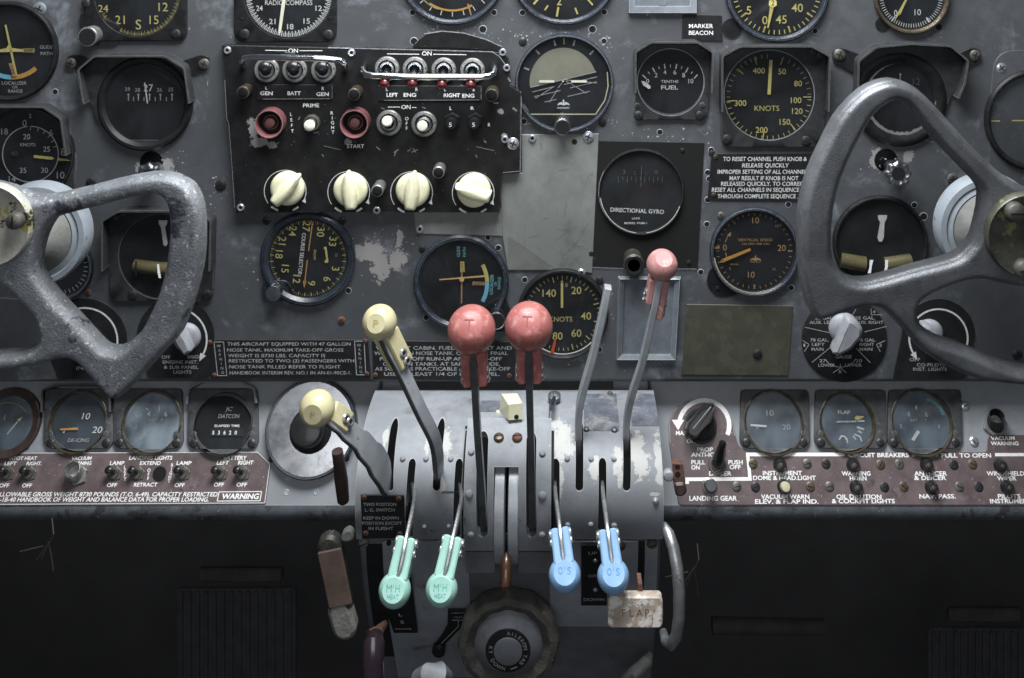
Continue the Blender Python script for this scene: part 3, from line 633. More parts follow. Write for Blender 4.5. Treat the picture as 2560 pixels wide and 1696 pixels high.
t=T('setting_knob','black knob with a bright rim between the two large red throttle knobs','knob',MAIN,1241,803,42,'setting knobs on dials')
k=t.p('grip','satin_chrome'); k.lathe(1241,803,[(20,0),(21,36),(22,41),(20,42)],36); t.p('cap','ink_black',k).lathe(1241,803,[(19,42),(19,42.6)],30); t.done()

g=Gauge(1407,784,114,103,'airspeed dial with yellow 140, 20, 40, 60 and 80 behind the right throttle knob',bez='gauge_black')
w=g.k('ink_yellow')
for s_,x,y in (('140',1373,733),('20',1441,726),('40',1465,790),('60',1441,833),('80',1394,840),('120',1334,770)): w.text(s_,x,y,18,bold=.006)
w.text('0',1416,713,9); w.text('KNOTS',1402,798,12,58)
w.ticks(1407,784,80,94,-46,314,13,2.6,3); w.ticks(1407,784,86,94,-46,314,49,1.6,3.1)
g.bar(1405,704,1405,769,6,'ink_yellow'); g.needle([(1402,706),(1408,706),(1405,698)],'ink_yellow'); g.bar(1389,845,1380,882,5,'ink_red',6,9); g.k('ink_bright','rim_arc').arc(1407,784,99,101.5,135,215,6); g.done()

t=T('gyro_plate','matt black rectangular plate behind the directional gyro','mounting plate',MAIN,1628,510)
t.p('plate','ink_black').prism([(1495,353),(1761,358),(1744,670),(1480,666)],.2,2)
p=t.p('worn_edge','screw_bright'); p.pline([(1480,668),(1556,671),(1741,672)],2,2.4)
for x,y in ((1706,376),(1722,656)): crosshead(t,x,y,6,'screw_black',2)
t.done()
g=Gauge(1602,478,107,101,'directional gyro dial with DIRECTIONAL GYRO in white on black',bez='gauge_black',dial='ink_black',H=12,glass='shade_glass')
w=g.k('ink_white'); w.text('DIRECTIONAL GYRO',1593,527,10,134,rot=-2.5,bold=.01); w.text('LEAR',1590,546,5,20); w.text('MODEL 976M-1',1589,558,5,56,bold=.01)
d=g.k('ink_dim'); d.text('3',1560,430,11); d.text('0',1640,431,11); d.text('2',1587,433,8); d.text('1',1614,433,8)
for i in range(11): d.line(1546+i*11,442,1546+i*11,452 if i%2 else 457,1.4,3)
g.bar(1604,415,1602,466,1.6,'ink_dim'); q_=g.p('glass_rim','ink_white'); q_.arc(1602,478,101.5,103,110,172,12.4,30); q_.arc(1602,478,101.5,103,187,262,12.4,30); q_.arc(1602,478,105,106.2,120,300,10.6,40); g.done()
t=T('setting_knob','tall knurled dark brass knob under the directional gyro','knob',MAIN,1585,664,56,'setting knobs on dials')
k=t.p('grip','knurl'); k.lathe(1585,664,[(22,0),(24,4),(25,40),(26,48),(27,54),(25,56)],60,wob=.012,lobes=30); t.p('cap','black_plastic',k).lathe(1585,664,[(24,56),(23,57),(8,55),(7,54)],30); t.done()
g=Gauge(1886,628,112,100,'vertical speed dial with orange needle and 10, 20 in dull orange')
e=g.p('case_ear','gauge_black'); e.prism(rpoly([(1770,680),(1766,715),(1790,742),(1812,744),(1850,738),(1800,650)],14),-3,2,.5); crosshead(g,1795,722,6,'gauge_black',2)
w=g.k('ink_tan')
for s_,x,y in (('10',1889,551),('20',1954,620),('10',1878,687),('0',1812,619)): w.text(s_,x,y,15)
w.text('VERTICAL SPEED',1888,600,6.5,86); w.text('100 FEET PER MIN',1890,610,5,68)
w.ticks(1886,628,84,95,90,180,2,4,3); w.line(1786,620,1799,619,6,3); w.ticks(1886,628,88,95,0,360,41,1.4,3)
w.line(1813,606,1822,586,2,3); w.flat([(1818,588),(1828,580),(1826,592)],3.2); w.line(1814,632,1818,650,2,3); w.text('DOWN',1836,661,4,20); eagle(w,1889,647,28,3.3); w.text('MOONEY',1889,655,3.6,28)
for s_,x,y in (('5',1825,672),('15',1942,565),('15',1935,673),('5',1836,558)): w.text(s_,x,y,6)
g.bar(1876,623,1805,652,6,'ink_orange',5,8); g.needle([(1808,647),(1810,655),(1799,655)],'ink_orange'); q_=g.p('worn_rim','dull_ivory'); q_.arc(1886,628,101,105,140,262,11,40); g.done()
g=Gauge(2200,607,119,108,'turn indicator with pale pointer and amber liquid tube seen through the right yoke',bez='gauge_black',dial='ink_black')
g.p('mount_plate','panel_paint').prism(rpoly([(2090,510),(2300,505),(2330,560),(2330,700),(2090,700)],10),-4,-1.5,.5)
g.k('ink_white','pointer').prism([(2194,538),(2217,538),(2216,547),(2211,556),(2209,594),(2204,604),(2197,604),(2193,594),(2200,556),(2195,547)],4,5)
f=g.p('fluid_tube','fluid'); f.tube([(2101,650,3),(2125,655,6),(2163,661,8)],[19,19,19],18); f.tube([(2212,662,8),(2240,658,7),(2276,652,3)],[18,18,18],18)
k=g.k('ink_bright','tube_line'); k.flat([(2168,642),(2177,642),(2173,658),(2171,675),(2163,675),(2167,660)],26); k.flat([(2206,642),(2213,642),(2213,658),(2209,676),(2202,676),(2206,660)],26); g.done()

# ------------------------------------------------------------ placards and plates
t=T('reset_placard','black placard about resetting channels, eight lines of white capitals, right of centre','placard',MAIN,1900,442)
t.p('plate','placard_black').prism([(1778,384),(2040,382),(2040,502),(1768,500)],.3,3,.8); w=t.p('lettering','ink_white')
for s_,a,b_,y in (('TO RESET CHANNEL PUSH KNOB &',1807,2016,397),('RELEASE QUICKLY',1855,1971,413),('IMPROPER SETTING OF ALL CHANNELS',1793,2021,429),('MAY RESULT IF KNOB IS NOT',1823,1995,445),('RELEASED QUICKLY. TO CORRECT',1802,2016,459),('RESET ALL CHANNELS IN SEQUENCE',1779,1997,474),('THROUGH COMPLETE SEQUENCE .TWICE',1793,2034,490)):
    w.text(s_,(a+b_)/2,y,10,b_-a,z=3.4,bold=.008,shear=.08)
for x,y in ((1789,392),(1784,487)): crosshead(t,x,y,6,'brass_worn',3,True)
t.done()
t=T('olive_plate','blank olive drab plate below the vertical speed dial','plate',MAIN,1846,848)
t.p('plate','plate_olive').prism([(1716,760),(1982,764),(1970,938),(1704,936)],.3,3,.8); crosshead(t,1893,884,12,'screw_black',3); t.done()
t=T('placard_frame','empty grey metal placard frame behind the mixture levers','frame',MAIN,1614,796)
b=t.p('frame_rail','frame_grey')
def fr3(b,o,i,H=12):
    mo=inset([b.m(*p) for p in o],3*U); b.loft([[(*b.m(*o[j]),0),(*mo[j],H*U),(*b.m(*i[j]),H*.5*U),(*b.m(*i[j]),0)] for j in range(4)],closed=True)
fr3(b,[(1545,691),(1702,692),(1690,898),(1539,898)],[(1560,694),(1686,694),(1676,885),(1554,885)]); t.p('back_plate','frame_grey').flat([(1559,693),(1687,693),(1677,886),(1553,886)],.5); t.done()
t=T('primer_plate','scratched bare grey green plate riveted under the artificial horizon','plate',MAIN,1390,500)
t.p('plate','plate_primer').prism([(1304,336),(1497,334),(1480,682),(1440,676),(1270,674),(1256,586),(1250,434),(1305,432)],.4,4,1)
for x,y in ((1331,345),(1453,681)): rivet(t,x,y,10,4)
crosshead(t,1471,341,14,'screw_bright',4)
rg=random.Random(5); sc=t.p('scratch','pedestal_dark')
for _ in range(26):
    x,y=rg.uniform(1320,1470),rg.uniform(360,660); a_=rg.uniform(0,pi); l=rg.uniform(5,34); sc.line(x,y,x+l*cos(a_),y+l*sin(a_),rg.uniform(.5,1),4.3)
sc.pline([(1408,640),(1425,622),(1446,600),(1468,560)],1,4.4); sc.pline([(1450,520),(1458,480),(1470,440),(1484,430)],.9,4.4); sc.line(1272,590,1390,672,1.2,4.9); t.p('shade_triangle','plate_primer_shade').prism([(1271,592),(1386,673),(1271,673)],4,4.7)  # added darker triangle sheet: the diagonal shadow on the plate put into colour
b=t.p('bolt_hole','ink_black'); b.lathe(1436,354,[(7,4),(7,4.4)],18); b.lathe(1478,634,[(6,4),(6,4.4)],18); t.done()
t=T('primer_strip','grey strip riveted below the black switch panel, beside the primer plate','plate',MAIN,1140,560)
t.p('plate','plate_primer').prism([(1034,520),(1262,520),(1262,590),(1040,584)],.2,2.5,.8); rivet(t,1050,572,10,2.5); t.done()

W1=[("THIS AIRCRAFT EQUIPPED WITH 47 GALLON",569,877,859),("NOSE TANK. MAXIMUM TAKE-OFF GROSS",569,859,874),("WEIGHT IS 8730 LBS. CAPACITY IS",571,814,888),("RESTRICTED TO TWO (2) PASSENGERS WITH",573,886,901),("NOSE TANK FILLED REFER TO FLIGHT",574,852,916),("HANDBOOK INTERIM REV. NO.1 IN AN-01-90CE-1.",575,879,931)]
t=T('warning_placard','long black warning placard about the 47 gallon nose tank, left of the pair','placard',MAIN,720,896,group='warning placards under the panel')
t.p('plate','placard_black').prism([(522,849),(921,849),(928,945),(527,945)],.3,3,.8); w=t.p('lettering','ink_grey')
for s_,a,b_,y in W1: w.text(s_,(a+b_)/2,y,8,b_-a,z=3.4,bold=.004)
w.pline([(536,854),(560,854),(568,938),(545,938)],1.6,3.4,True); w.pline([(887,852),(911,852),(915,936),(892,936)],1.8,3.4,True)
for i,c in enumerate('WARNING'): w.text(c,548+i*1.6,864+i*11,6.5,z=3.4); w.text(c,898+i*.8,862+i*11,7,z=3.4)
for x,y in ((526,855),(537,937),(913,852),(918,934)): crosshead(t,x,y,6,'rust',3,True)
t.done()
t=T('warning_placard','long black warning placard behind the throttle levers, right of the pair','placard',MAIN,1105,900,group='warning placards under the panel')
t.p('plate','placard_black').prism([(930,851),(1290,853),(1290,952),(934,948)],.3,3,.8); w=t.p('lettering','ink_grey')
for s_,a,b_,y,k in (("WITHOUT CABIN. FUEL FOR START AND",940,1280,869,0),("WARM UP IN NOSE TANK. CONTROL FINAL",936,1270,882,0),("PRE-TAKE-OFF RUN-UP AND TAKE-OFF",950,1255,896,1),("ON MAIN TANKS. AT SAFE ALTITUDE,",958,1250,909,0),("AS SOON AS PRACTICABLE AFTER TAKE-OFF",938,1275,921,0),("USE AT LEAST 1/4 OF NOSE FUEL.",961,1250,934,0)):
    w.text(s_,(a+b_)/2,y,8.5,b_-a,z=3.4,bold=.012 if k else .004)
for x,y in ((939,936),(1274,938)): crosshead(t,x,y,6,'rust',3,True)
t.done()

def lightplate(lab,cx,cy,r,ra,poly,texts,a0,a1,knobang,left=True,head=None,kx=0,ky=0,klab=''):
    t=T('dimmer_placard',lab,'placard',MAIN,cx,cy,group='light dimmer placards')
    b=t.p('plate','placard_black'); b.prism(poly,.3,3,.6)
    w=t.p('lettering','ink_white'); w.arc(cx,cy,ra-2.2,ra+2.2,a0,a1,3.4,40)
    if head:
        a=rad(head[0]); s=head[1]; x,y=cx+ra*sin(a),cy-ra*cos(a); tx,ty=cos(a)*s,sin(a)*s; nx,ny=sin(a),-cos(a)
        w.flat([(x+nx*8,y+ny*8),(x-nx*8,y-ny*8),(x+tx*20,y+ty*20)],3.6)
    k=t.p('wording','ink_grey')
    for s_,x,y,ww in texts: k.text(s_,x,y,8,ww,z=3.4,bold=.006)
    t.done()
    t=T('dimmer_knob',klab,'knob',MAIN,cx+kx,cy+ky,30,'light dimmer knobs')
    b=t.p('base','grey_knob'); b.lathe(cx+kx,cy+ky,[(36,0),(36,6),(32,12),(26,16)],40)
    h=t.p('pointer','grey_knob'); a=rad(knobang); L=44
    o=[(x*cos(a)-y*sin(a)+cx+kx,x*sin(a)+y*cos(a)+cy+ky) for x,y in ((-14,-L*.7),(0,-L),(14,-L*.7),(16,0),(12,L*.7),(-12,L*.7),(-16,0))]
    h.prism(rpoly(o,6),8,44,7); t.done()
lightplate('black light dimmer placard with white arc, reading INST under the left yoke',213,851,105,82,rpoly(circ(213,851,106,24,-90,90)+[(322,945),(147,948)],10),[('INST.',213,919,42)],-100,130,20,kx=-5,ky=14,klab='grey dimmer knob half hidden by the left yoke spoke')
lightplate('black dimmer placard reading ENGINE INST. & SUB PANEL LIGHTS, beside the warning placard',440,848,100,78,rpoly(circ(440,840,97,24,-90,90)+[(525,945),(372,945)],10),[('OFF',416,892,22),('BRIGHT',492,891,44),('ENGINE INST.',452,904,88),('& SUB PANEL',454,917,86),('LIGHTS',457,929,45)],-80,118,-30,head=(118,1),kx=18,ky=6,klab='grey dimmer knob partly behind the right rim of the left yoke')
lightplate('black placard reading CO-PILOTS INST. LIGHTS with a white arc, behind the right yoke',2345,845,100,73,rpoly(circ(2345,838,92,24,-90,90)+[(2412,948),(2230,948)],10),[('OFF',2286,898,26),('CO-PILOTS',2326,911,70),('INST. LIGHTS',2324,922,84)],-120,130,-35,head=(-120,-1),kx=-14,ky=0,klab='pale dimmer knob behind the lower arm of the right yoke')
t=T('fuel_selector_plate','round black fuel selector plate with GAL. lettering under the right yoke','placard',MAIN,2110,850)
t.p('plate','placard_black').lathe(2110,848,[(107,.3),(107,2.5),(106,3)],64); w=t.p('lettering','ink_grey')
for s_,x,y,ww in (('25 GAL.',2060,794,46),('AUX. LEFT',2055,805,64),('25 GAL.',2162,794,50),('AUX. RIGHT',2172,805,70),('78 GAL.',2048,849,46),('LEFT',2045,860,32),('MAIN',2043,872,30),('78 GAL.',2166,849,46),('RIGHT',2166,860,36),('MAIN',2164,872,32),('27',2056,901,16),('LOWER',2066,912,42),('20',2146,901,16),('UPPER',2133,912,42),('5',2099,928,7),('1',2010,862,4),('2',2200,862,7),('4',2184,779,7),('GAUGE',2108,891,40)): w.text(s_,x,y,7.5,ww,z=3.4,bold=.006)
for q in ((2011,817,2078,832),(2215,815,2160,829),(2097,783,2104,810),(2029,905,2078,865),(2175,906,2140,870),(2005,850,2022,860),(2022,860,2010,878),(2213,850,2190,860),(2190,860,2200,878),(2100,918,2082,931),(2100,918,2115,931),(2100,908,2100,918),(2177,770,2177,786),(2177,786,2205,786),(2131,786,2139,772)): w.line(*q,1.4,3.4)
w.arc(2100,870,46,47.5,125,235,3.4); t.done()
t=T('fuel_selector_knob','pale grey two lobed fuel selector knob with a ridge','knob',MAIN,2122,836,40)
b=t.p('base','grey_knob'); b.lathe(2118,836,[(38,0),(38,10),(32,18),(20,22)],40)
h=t.p('handle','grey_knob'); h.prism(rpoly([(2118,793),(2140,800),(2158,822),(2156,842),(2128,876),(2098,891),(2080,886),(2090,862),(2100,830)],10),8,46,10); t.done()
def tap(cx,cy,lab,s=1,rev=0):
    t=T('tap_handle',lab,'knob',MAIN,cx,cy,60,'crimped metal tap handles')
    t.p('collar','gauge_black').lathe(cx-14*s,cy-18*s,[(36*s,-4),(36*s,-2),(30*s,0)],36)
    t.p('stem','satin_chrome').lathe(cx,cy,[(20*s,0),(18*s,26),(16*s,36)],24)
    k=t.p('handwheel','satin_chrome'); k.lathe(cx,cy,[(18*s,34),(29*s,38),(32*s,46),(31*s,56),(25*s,60),(17*s,58)],72,wob=.09,lobes=8)
    t.p('socket','ink_black',k).lathe(cx,cy,[(17*s,58.4),(17*s,58.8)],24); t.done()
tap(2247,436,'crimped metal tap handle seen inside the right yoke'); tap(370,442,'crimped metal tap handle peeping over the top bar of the left yoke')
# ------------------------------------------------------------ black switch panel
t=T('switch_panel','black raised switch panel with white lettering, worn bright at its edges','switch panel',BOXF,900,330)
b=t.p('face','black_box')
b.prism([(553,113),(700,117),(1032,124),(1180,128),(1255,132),(1272,150),(1276,215),(1302,232),(1300,430),(1255,434),(1250,532),(588,532),(578,400),(566,300),(562,200)],-22,0,1.2)
a=t.p('arched_tab','black_box'); a.prism([(1029,116),(1062,87),(1105,79),(1160,84),(1215,100),(1252,117),(1262,138),(1240,128),(1150,122)],-22,-6,1.2)
w=t.p('worn_edge','screw_bright')
w.pline([(1060,86),(1105,79),(1160,84),(1215,100),(1256,119)],2.6,-5.4); w.pline([(820,119.5),(1032,124.5),(1180,128.5),(1234,130)],2.6,.5); w.pline([(1232,131),(1248,141),(1262,160),(1272,172)],1.8,.5); w.pline([(1303,240),(1301,428),(1257,432)],1.6,.5)
w.pline([(562,200),(567,296),(572,310),(579,400),(587,520)],1.2,.5)
rg=random.Random(3)
sc=t.p('scratch','nut_metal')
for q in ((810,365,852,375,1.5),(941,367,950,375,2.4),(985,382,996,374,3),(986,390,990,380,2),(1019,378,1026,375,2),(1029,381,1045,374,2),(1033,371,1040,382,2),(1190,367,1236,377,1.6),(1210,352,1216,357,3.5),(805,386,809,392,3),(1189,387,1193,395,2),(746,300,750,292,3),(782,334,796,330,2),(953,270,962,273,2),(1055,268,1064,271,3),(712,131,738,133,3),(1234,258,1246,258,2.5),(1270,195,1276,205,4),(1282,270,1292,278,5),(1150,212,1160,216,2)): sc.line(*q,.6)
for i in range(60):
    x,y=rg.uniform(600,1280),rg.uniform(240,520); d=rg.uniform(1,4); a_=rg.uniform(0,pi); sc.line(x,y,x+d*cos(a_),y+d*sin(a_),.9,.6)
for x,y in ((569,126),(879,132),(1257,131),(1267,170),(602,519),(942,526),(1262,349)): rivet(t,x,y,9.5,0)
w=t.p('lettering','ink_bright')
for s_,x,y,ww,c in (('ON',733,127,24,10),('ON',1067,134,24,10),('PRIME',778,264,40,9),('ON',1015,268,23,10),('START',889,366,43,9),('L',1127,271,6,8),('R',1181,271,8,8),('R',1223,312,6,9)): w.text(s_,x,y,c,ww,z=.6,bold=.004)
for q in ((663,126,718,127),(749,127,806,127),(968,135,1048,136),(1083,136,1166,137),(970,268,1000,268),(1030,269,1041,269)): w.line(*q,1.5,.6)
for i,c in enumerate('LEFT'): w.text(c,728+i,286+i*14,8,z=.6)
for i,c in enumerate('RIGHT'): w.text(c,830+i*.6,283+i*12,8,z=.6)
for i,c in enumerate('OFF'): w.text(c,1017,297+i*12,8,z=.6)
for x,y,h in ((663,165,18),(861,177,14),(912,157,10),(1234,160,12)):
    t.p('slot','ink_black').flat(rrect(x-3,y-h,x+3,y+h,2),.7)
t.done()
def smallplacard(lab,x0,y0,x1,y1,items):
    t=T('switch_placard',lab,'placard',BOXF,(x0+x1)/2,(y0+y1)/2,group='lettered strips under the guarded switches')
    t.p('plate','placard_black').prism([(x0,y0),(x1,y0+1),(x1,y1),(x0,y1)],.2,3,.8); w=t.p('lettering','ink_bright')
    for s_,x,y,ww,c in items: w.text(s_,x,y,c,ww,z=3.4,bold=.018)
    e=t.p('worn_edge','nut_metal'); e.line(x0+14,y1-1.5,x1-6,y1-2.5,1.8,3.4); e.line(x1-1,y0+4,x1-1,y1-4,1.3,3.4); t.done()
smallplacard('lettered strip reading GEN BATT GEN under three black toggles',644,211,832,249,(('L',667,220,5,7),('GEN',667,233,31,9),('BATT',736,233,33,9),('R',808,221,6,8),('GEN',807,235,31,9)))
smallplacard('lettered strip reading LEFT ENG RIGHT ENG under four red toggles',946,214,1204,252,(('L',968,223,5,7),('LEFT',981,237,28,9),('ENG',1025,237,31,9),('R',1042,223,6,8),('L',1113,224,4,7),('RIGHT',1130,238,41,9),('ENG',1171,239,30,9),('R',1185,225,6,6)))
def toggle(lab,F,nx,ny,nr,tips,mt,tipmt,H=52,hexn=False,group='toggle switches',tr=(5,11,10),name='toggle_switch'):
    t=T(name,lab,'switch',F,nx,ny,6,group)
    n=t.p('nut','nut_metal' if mt!='dark' else 'screw_grey')
    if hexn: n.prism(circ(nx,ny,nr,6,15,375),0,7,1.5)
    else: n.ringp(nx,ny,[(nr,0),(nr,5),(nr*.93,8),(nr*.74,8.6),(nr*.7,6),(nr*.66,0)],48)
    c=t.p('bushing','satin_chrome' if mt!='dark' else 'screw_grey'); c.ringp(nx,ny,[(nr*.62,0),(nr*.62,8),(nr*.56,11),(nr*.42,11),(nr*.38,4),(nr*.38,0)],40); t.p('socket','ink_black').lathe(nx,ny,[(nr*.64,0),(nr*.64,2.5)],30)
    l=t.p('lever',tipmt); tx,ty=tips
    P0=V(l.m3(nx,ny,3)); P1=V(l.m3(tx,ty,H)); d=(P1-P0); L=[P0,P0+d*.35,P0+d*.8,P0+d*.92,P0+d,P0+d*1.03]
    r0,r1,r2=[x*U for x in tr]
    l.rawtube(L,[r0,r0*1.25,r1,r1,r2*.8,r2*.3],24); return t
for x,y in ((666,176),(736,176),(808,176)):
    toggle({666:'black toggle switch above L GEN',736:'black toggle switch above BATT',808:'black toggle switch above R GEN'}[x],BOXF,x,y,31,(x-6,y-9),'c','black_plastic',38,tr=(7,15,14)).done()
for i,(x,y,tx,ty) in enumerate(((967,173,962,207),(1037,174,1031,207),(1109,176,1105,210),(1181,177,1177,210))):
    t=toggle('red tipped toggle switch, %s of four behind the guard bar'%['leftmost','second','third','rightmost'][i],BOXF,x,y,31,(tx,ty-10),'c','satin_chrome',60,tr=(5,8,8))
    r=t.p('red_tip','red_tip'); Q=V(r.m3(tx,ty,66)); r.rawtube([Q+V((0,13*U,-6*U)),Q+V((0,9*U,-4*U)),Q,Q+V((0,-6*U,3*U)),Q+V((0,-10*U,5*U)),Q+V((0,-12*U,6*U))],[7*U,10*U,12.5*U,12*U,8*U,3*U],24); t.done()
for lab,pts in (('bright chrome guard bar over the three black toggles',[(862,176,0),(862,168,30),(860,158,46),(850,152,56),(830,149,60),(780,146,60),(700,144,60),(630,143,60),(612,146,58),(606,152,48),(606,160,30),(607,168,0)]),('bright chrome guard bar in front of the four red toggles',[(912,160,0),(908,170,34),(908,180,56),(916,187,66),(935,190,70),(1060,193,70),(1200,193,70),(1222,191,68),(1233,185,60),(1235,172,36),(1234,162,0)])):
    t=T('guard_bar',lab,'guard rail',BOXF,*pts[0][:2],0,'chrome switch guards'); t.p('b','chrome').tube(pts,8,16); t.done()
def peg(lab,x,y,r,H,mt='nut_metal',F=BOXF,cap='gauge_black'):
    t=T('indicator_light',lab,'light',F,x,y,H,'small press to test lights')
    k=t.p('housing',mt); k.lathe(x,y,[(r,0),(r*1.02,H-4),(r*.98,H-1),(r*.9,H)],30); t.p('lens',cap,k).lathe(x,y,[(r*.88,H),(r*.8,H+1),(r*.3,H+1.8)],24); t.done()
peg('small round indicator lamp left of the GEN strip',607,232,16,34,'brass_worn'); peg('small round indicator lamp between the two lettered strips',885,237,16,40,'brass_worn'); peg('small round indicator lamp right of the ENG strip',1229,239,17,40,'brass_worn')
peg('grey indicator lamp between the two middle ivory knobs',943,478,15,46,'nut_metal'); peg('grey indicator lamp above the right pair of ivory knobs',1096,432,15,40,'nut_metal')
for x,lab in ((672,'red ringed start button at the left beside a bare paint patch'),(885,'red ringed start button above the word START')):
    t=T('start_button',lab,'button',BOXF,x,311,30,'red ringed push buttons'); b=t.p('guard_ring','red_ring'); b.ringp(x,311,[(37,0),(36,26),(35,30),(33,30),(31,26),(31,2),(31,0)],60)
    t.p('well','ink_black').lathe(x,311,[(32,0),(32,1.5)],40); t.p('inner_ring','dark_red').ringp(x,311,[(19,0),(19,10),(16,10),(16,0)],36); t.p('button','dark_red').lathe(x,311,[(13,0),(13,18),(11,21),(5,22)],30); t.done()
toggle('white tipped prime toggle between LEFT and RIGHT',BOXF,779,308,21,(773,315),'dark','cream',36,tr=(8,13.5,13)).done()
toggle('white tipped toggle switch left of the word OFF',BOXF,972,308,32,(967,303),'c','cream',36,tr=(8,13,13)).done()
toggle('white tipped toggle switch right of the word OFF',BOXF,1060,311,32,(1055,316),'c','cream',36,tr=(8,13,13)).done()
for x,lab in ((1127,'small black hexagonal breaker marked 5 under the letter L'),(1185,'small black hexagonal breaker marked 5 under the letter R')):
    t=T('breaker_button',lab,'button',BOXF,x,310,20,'small breakers marked 5'); t.p('nut','gauge_black').prism(circ(x+2,305,20,6,0,360),0,8,2); k=t.p('button','black_plastic'); k.lathe(x,311,[(15,0),(15,16),(13,20),(4,20.4)],30); t.p('number','ink_bright',k).text('5',x-1,312,10,7,z=21,bold=.01); t.done()
for x,y,a,lab in ((713,478,42,'ivory rotary knob pointing to the upper right, leftmost of four'),(872,481,-6,'ivory rotary knob pointing straight up, second of four'),(1029,482,6,'ivory rotary knob pointing straight up, third of four'),(1183,483,-73,'ivory rotary knob pointing left, rightmost of four')):
    t=T('rotary_knob',lab,'knob',BOXF,x,y,30,'ivory rotary knobs'); 
    t.p('skirt','ivory').lathe(x,y,[(42,0),(43,4),(43,10),(40,16),(33,20),(26,21)],60)
    h=t.p('pointer','ivory'); c,s=cos(rad(a)),sin(rad(a))
    o=[(-3,-49),(3,-49),(12,-36),(19,-12),(20,8),(17,30),(13,45),(-13,45),(-17,30),(-20,8),(-19,-12),(-12,-36)]
    def tr(q): return [(X*c-Y*s+x,X*s+Y*c+y) for X,Y in q]
    A_=[h.m(*p) for p in tr(rpoly(o,4))]; B=[h.m(*p) for p in tr(rpoly([(X*.95,Y*.98) for X,Y in o],4))]; C_=[h.m(*p) for p in tr(rpoly([(X*.62,Y*.9) for X,Y in o],4))]; E=[h.m(*p) for p in tr(rpoly([(X*.3,Y*.8) for X,Y in o],4))]
    h.loft([[(*p,4*U) for p in A_],[(*p,30*U) for p in B],[(*p,39*U) for p in C_],[(*p,42*U) for p in E]])
    t.done()
    t=T('dial_ring','thin white dial circle with arrow around the %s ivory knob'%{713:'leftmost',872:'second',1029:'third',1183:'rightmost'}[x],'marking',BOXF,x,y,group='white circles round the ivory knobs')
    r=t.p('ring','ink_white'); r.arc(x,y,51.5,53,-125,115,.7,60); r.arc(x,y,49,54,200,222,.8,8); r.arc(x,y,49,53.5,140,158,.8,8); r.flat([(x+42,y+26),(x+52,y+30),(x+50,y+16)],.9); t.done()
t=T('screw_nut','brass ring nut on the right edge of the black switch panel','nut',MAIN,1285,243,4); t.p('n','brass_worn').ringp(1285,243,[(13,0),(13,6),(10,8),(6,8),(5,0)],30); t.done()
t=T('round_screw','large bright cross head screw at the lower right edge of the black panel','screw',MAIN,1283,360,24)
crosshead(t,1283,360,15,'screw_bright',20); t.done()
# ------------------------------------------------------------ sloping shelf panel
for lab,x0,x1 in (('left',-700,1020),('right',1540,3300)):
    t=T('shelf_panel','worn grey sloping lower shelf panel %s of the pedestal'%lab,'instrument shelf',SUB,(x0+x1)/2,1264)
    b=t.p('sheet','shelf_paint'); vt=b.m(1400,950)[1]; vb=b.m(1400,1264)[1]; R=34*U
    xs=(b.m(x0,1264)[0],b.m(x1,1264)[0])
    pr=[(vt,-8*U),(vt,0),(vb,0),(vb,-8*U)]
    b.loft([[(x,v,z) for v,z in pr] for x in xs])
    e=t.p('rolled_edge','lip_paint'); pr=[(vb-R*sin(rad(a)),-R+R*cos(rad(a))) for a in range(0,131,10)]+[(vb+R*.1,-R*2.1),(vb,-R*1.2)]; e.loft([[(x,v,z) for v,z in pr] for x in xs])
    if lab=='left':
        for x,y,r,m in ((681,1147,9,'screw_black'),(865,1145,9,'screw_black')): crosshead(t,x,y,r,m)
        for x,y in ((720,1198),(791,1198),(716,1232),(789,1231)): t.p('dimple','frame_grey').ringp(x,y,[(8,0),(6,1),(4,.3),(2,.2)],20)
        crosshead(t,67,1117,8,'screw_grey',0)
    else:
        for x,y,r,m,a in ((2413,1015,12,'screw_bright',-25),(2435,1105,12,'screw_bright',50)): crosshead(t,x,y,r,m,0,True,a)
    t.done()
def sgauge(px,py,r,ri,lab,x0,y0,x1,y1,mt='flange_grey',dial='dial_navy',glass='dusty_glare_glass',hd=0,ring=True,H=8):
    g=Gauge(px,py,r,ri,lab,F=SUB,ring=False,dial=dial,glass=glass,cat='gauge',group='small dials on the sloping shelf')
    if x0 is not None:
        flange(g,rpoly([(x0+3,y0),(x1-3,y0),(x1,y1-16),(x1-14,y1),(x0+14,y1),(x0,y1-16)],8),mt,0,12,r)
        for x in (x0+17,x1-17): crosshead(g,x,y1-15,10,'screw_black',11.3,True,random.uniform(0,60))
        for x in (x0+17,x1-17): g.p('pin',mt).lathe(x,y1-38,[(7,12),(6,13.4),(2,14)],14)
    b=g.p('bezel','brass_worn' if ring else 'gauge_black'); b.ringp(px,py,[(r+1,0),(r,14),(r-2,15),(ri,6),(ri,0)],56)
    return g
g=sgauge(22,1058,80,60,'small dial with rusty brown ring at the left frame edge',None,0,0,0); g.parts[-1].mt='dark_brown'
g.k('ink_yellow').text('1',12,1045,13); g.bar(19,1086,45,1055,3,'ink_white',5); g.needle([(44,1050),(50,1055),(58,1041)],'ink_yellow'); g.k('ink_dimyellow').arc(22,1058,50,52,-60,60,3); g.done()
g=sgauge(198,1055,72,66,'small de-icing dial with 10, 20 and a horizontal yellow needle',112,972,285,1123,glass='shade_glass')
w=g.k('ink_white'); w.text('10',215,1041,14,19,shear=.15); w.text('20',243,1075,14,24,shear=.15); g.k('ink_grey').text('DE-ICING',196,1101,8,52,shear=.2); w.text('0',160,1078,9)
g.bar(196,1072,152,1074,6,'ink_orange',5,4); hood(g,[(114,1030),(116,976),(150,966),(250,966),(282,976),(284,1030)],30); g.done()
g=sgauge(382,1057,74,68,'small temperature dial reading 4 and 6 with a pale reflection tinted into its glass',284,972,460,1123,glass='glare_glass')  # milky haze stands in for a bright reflection
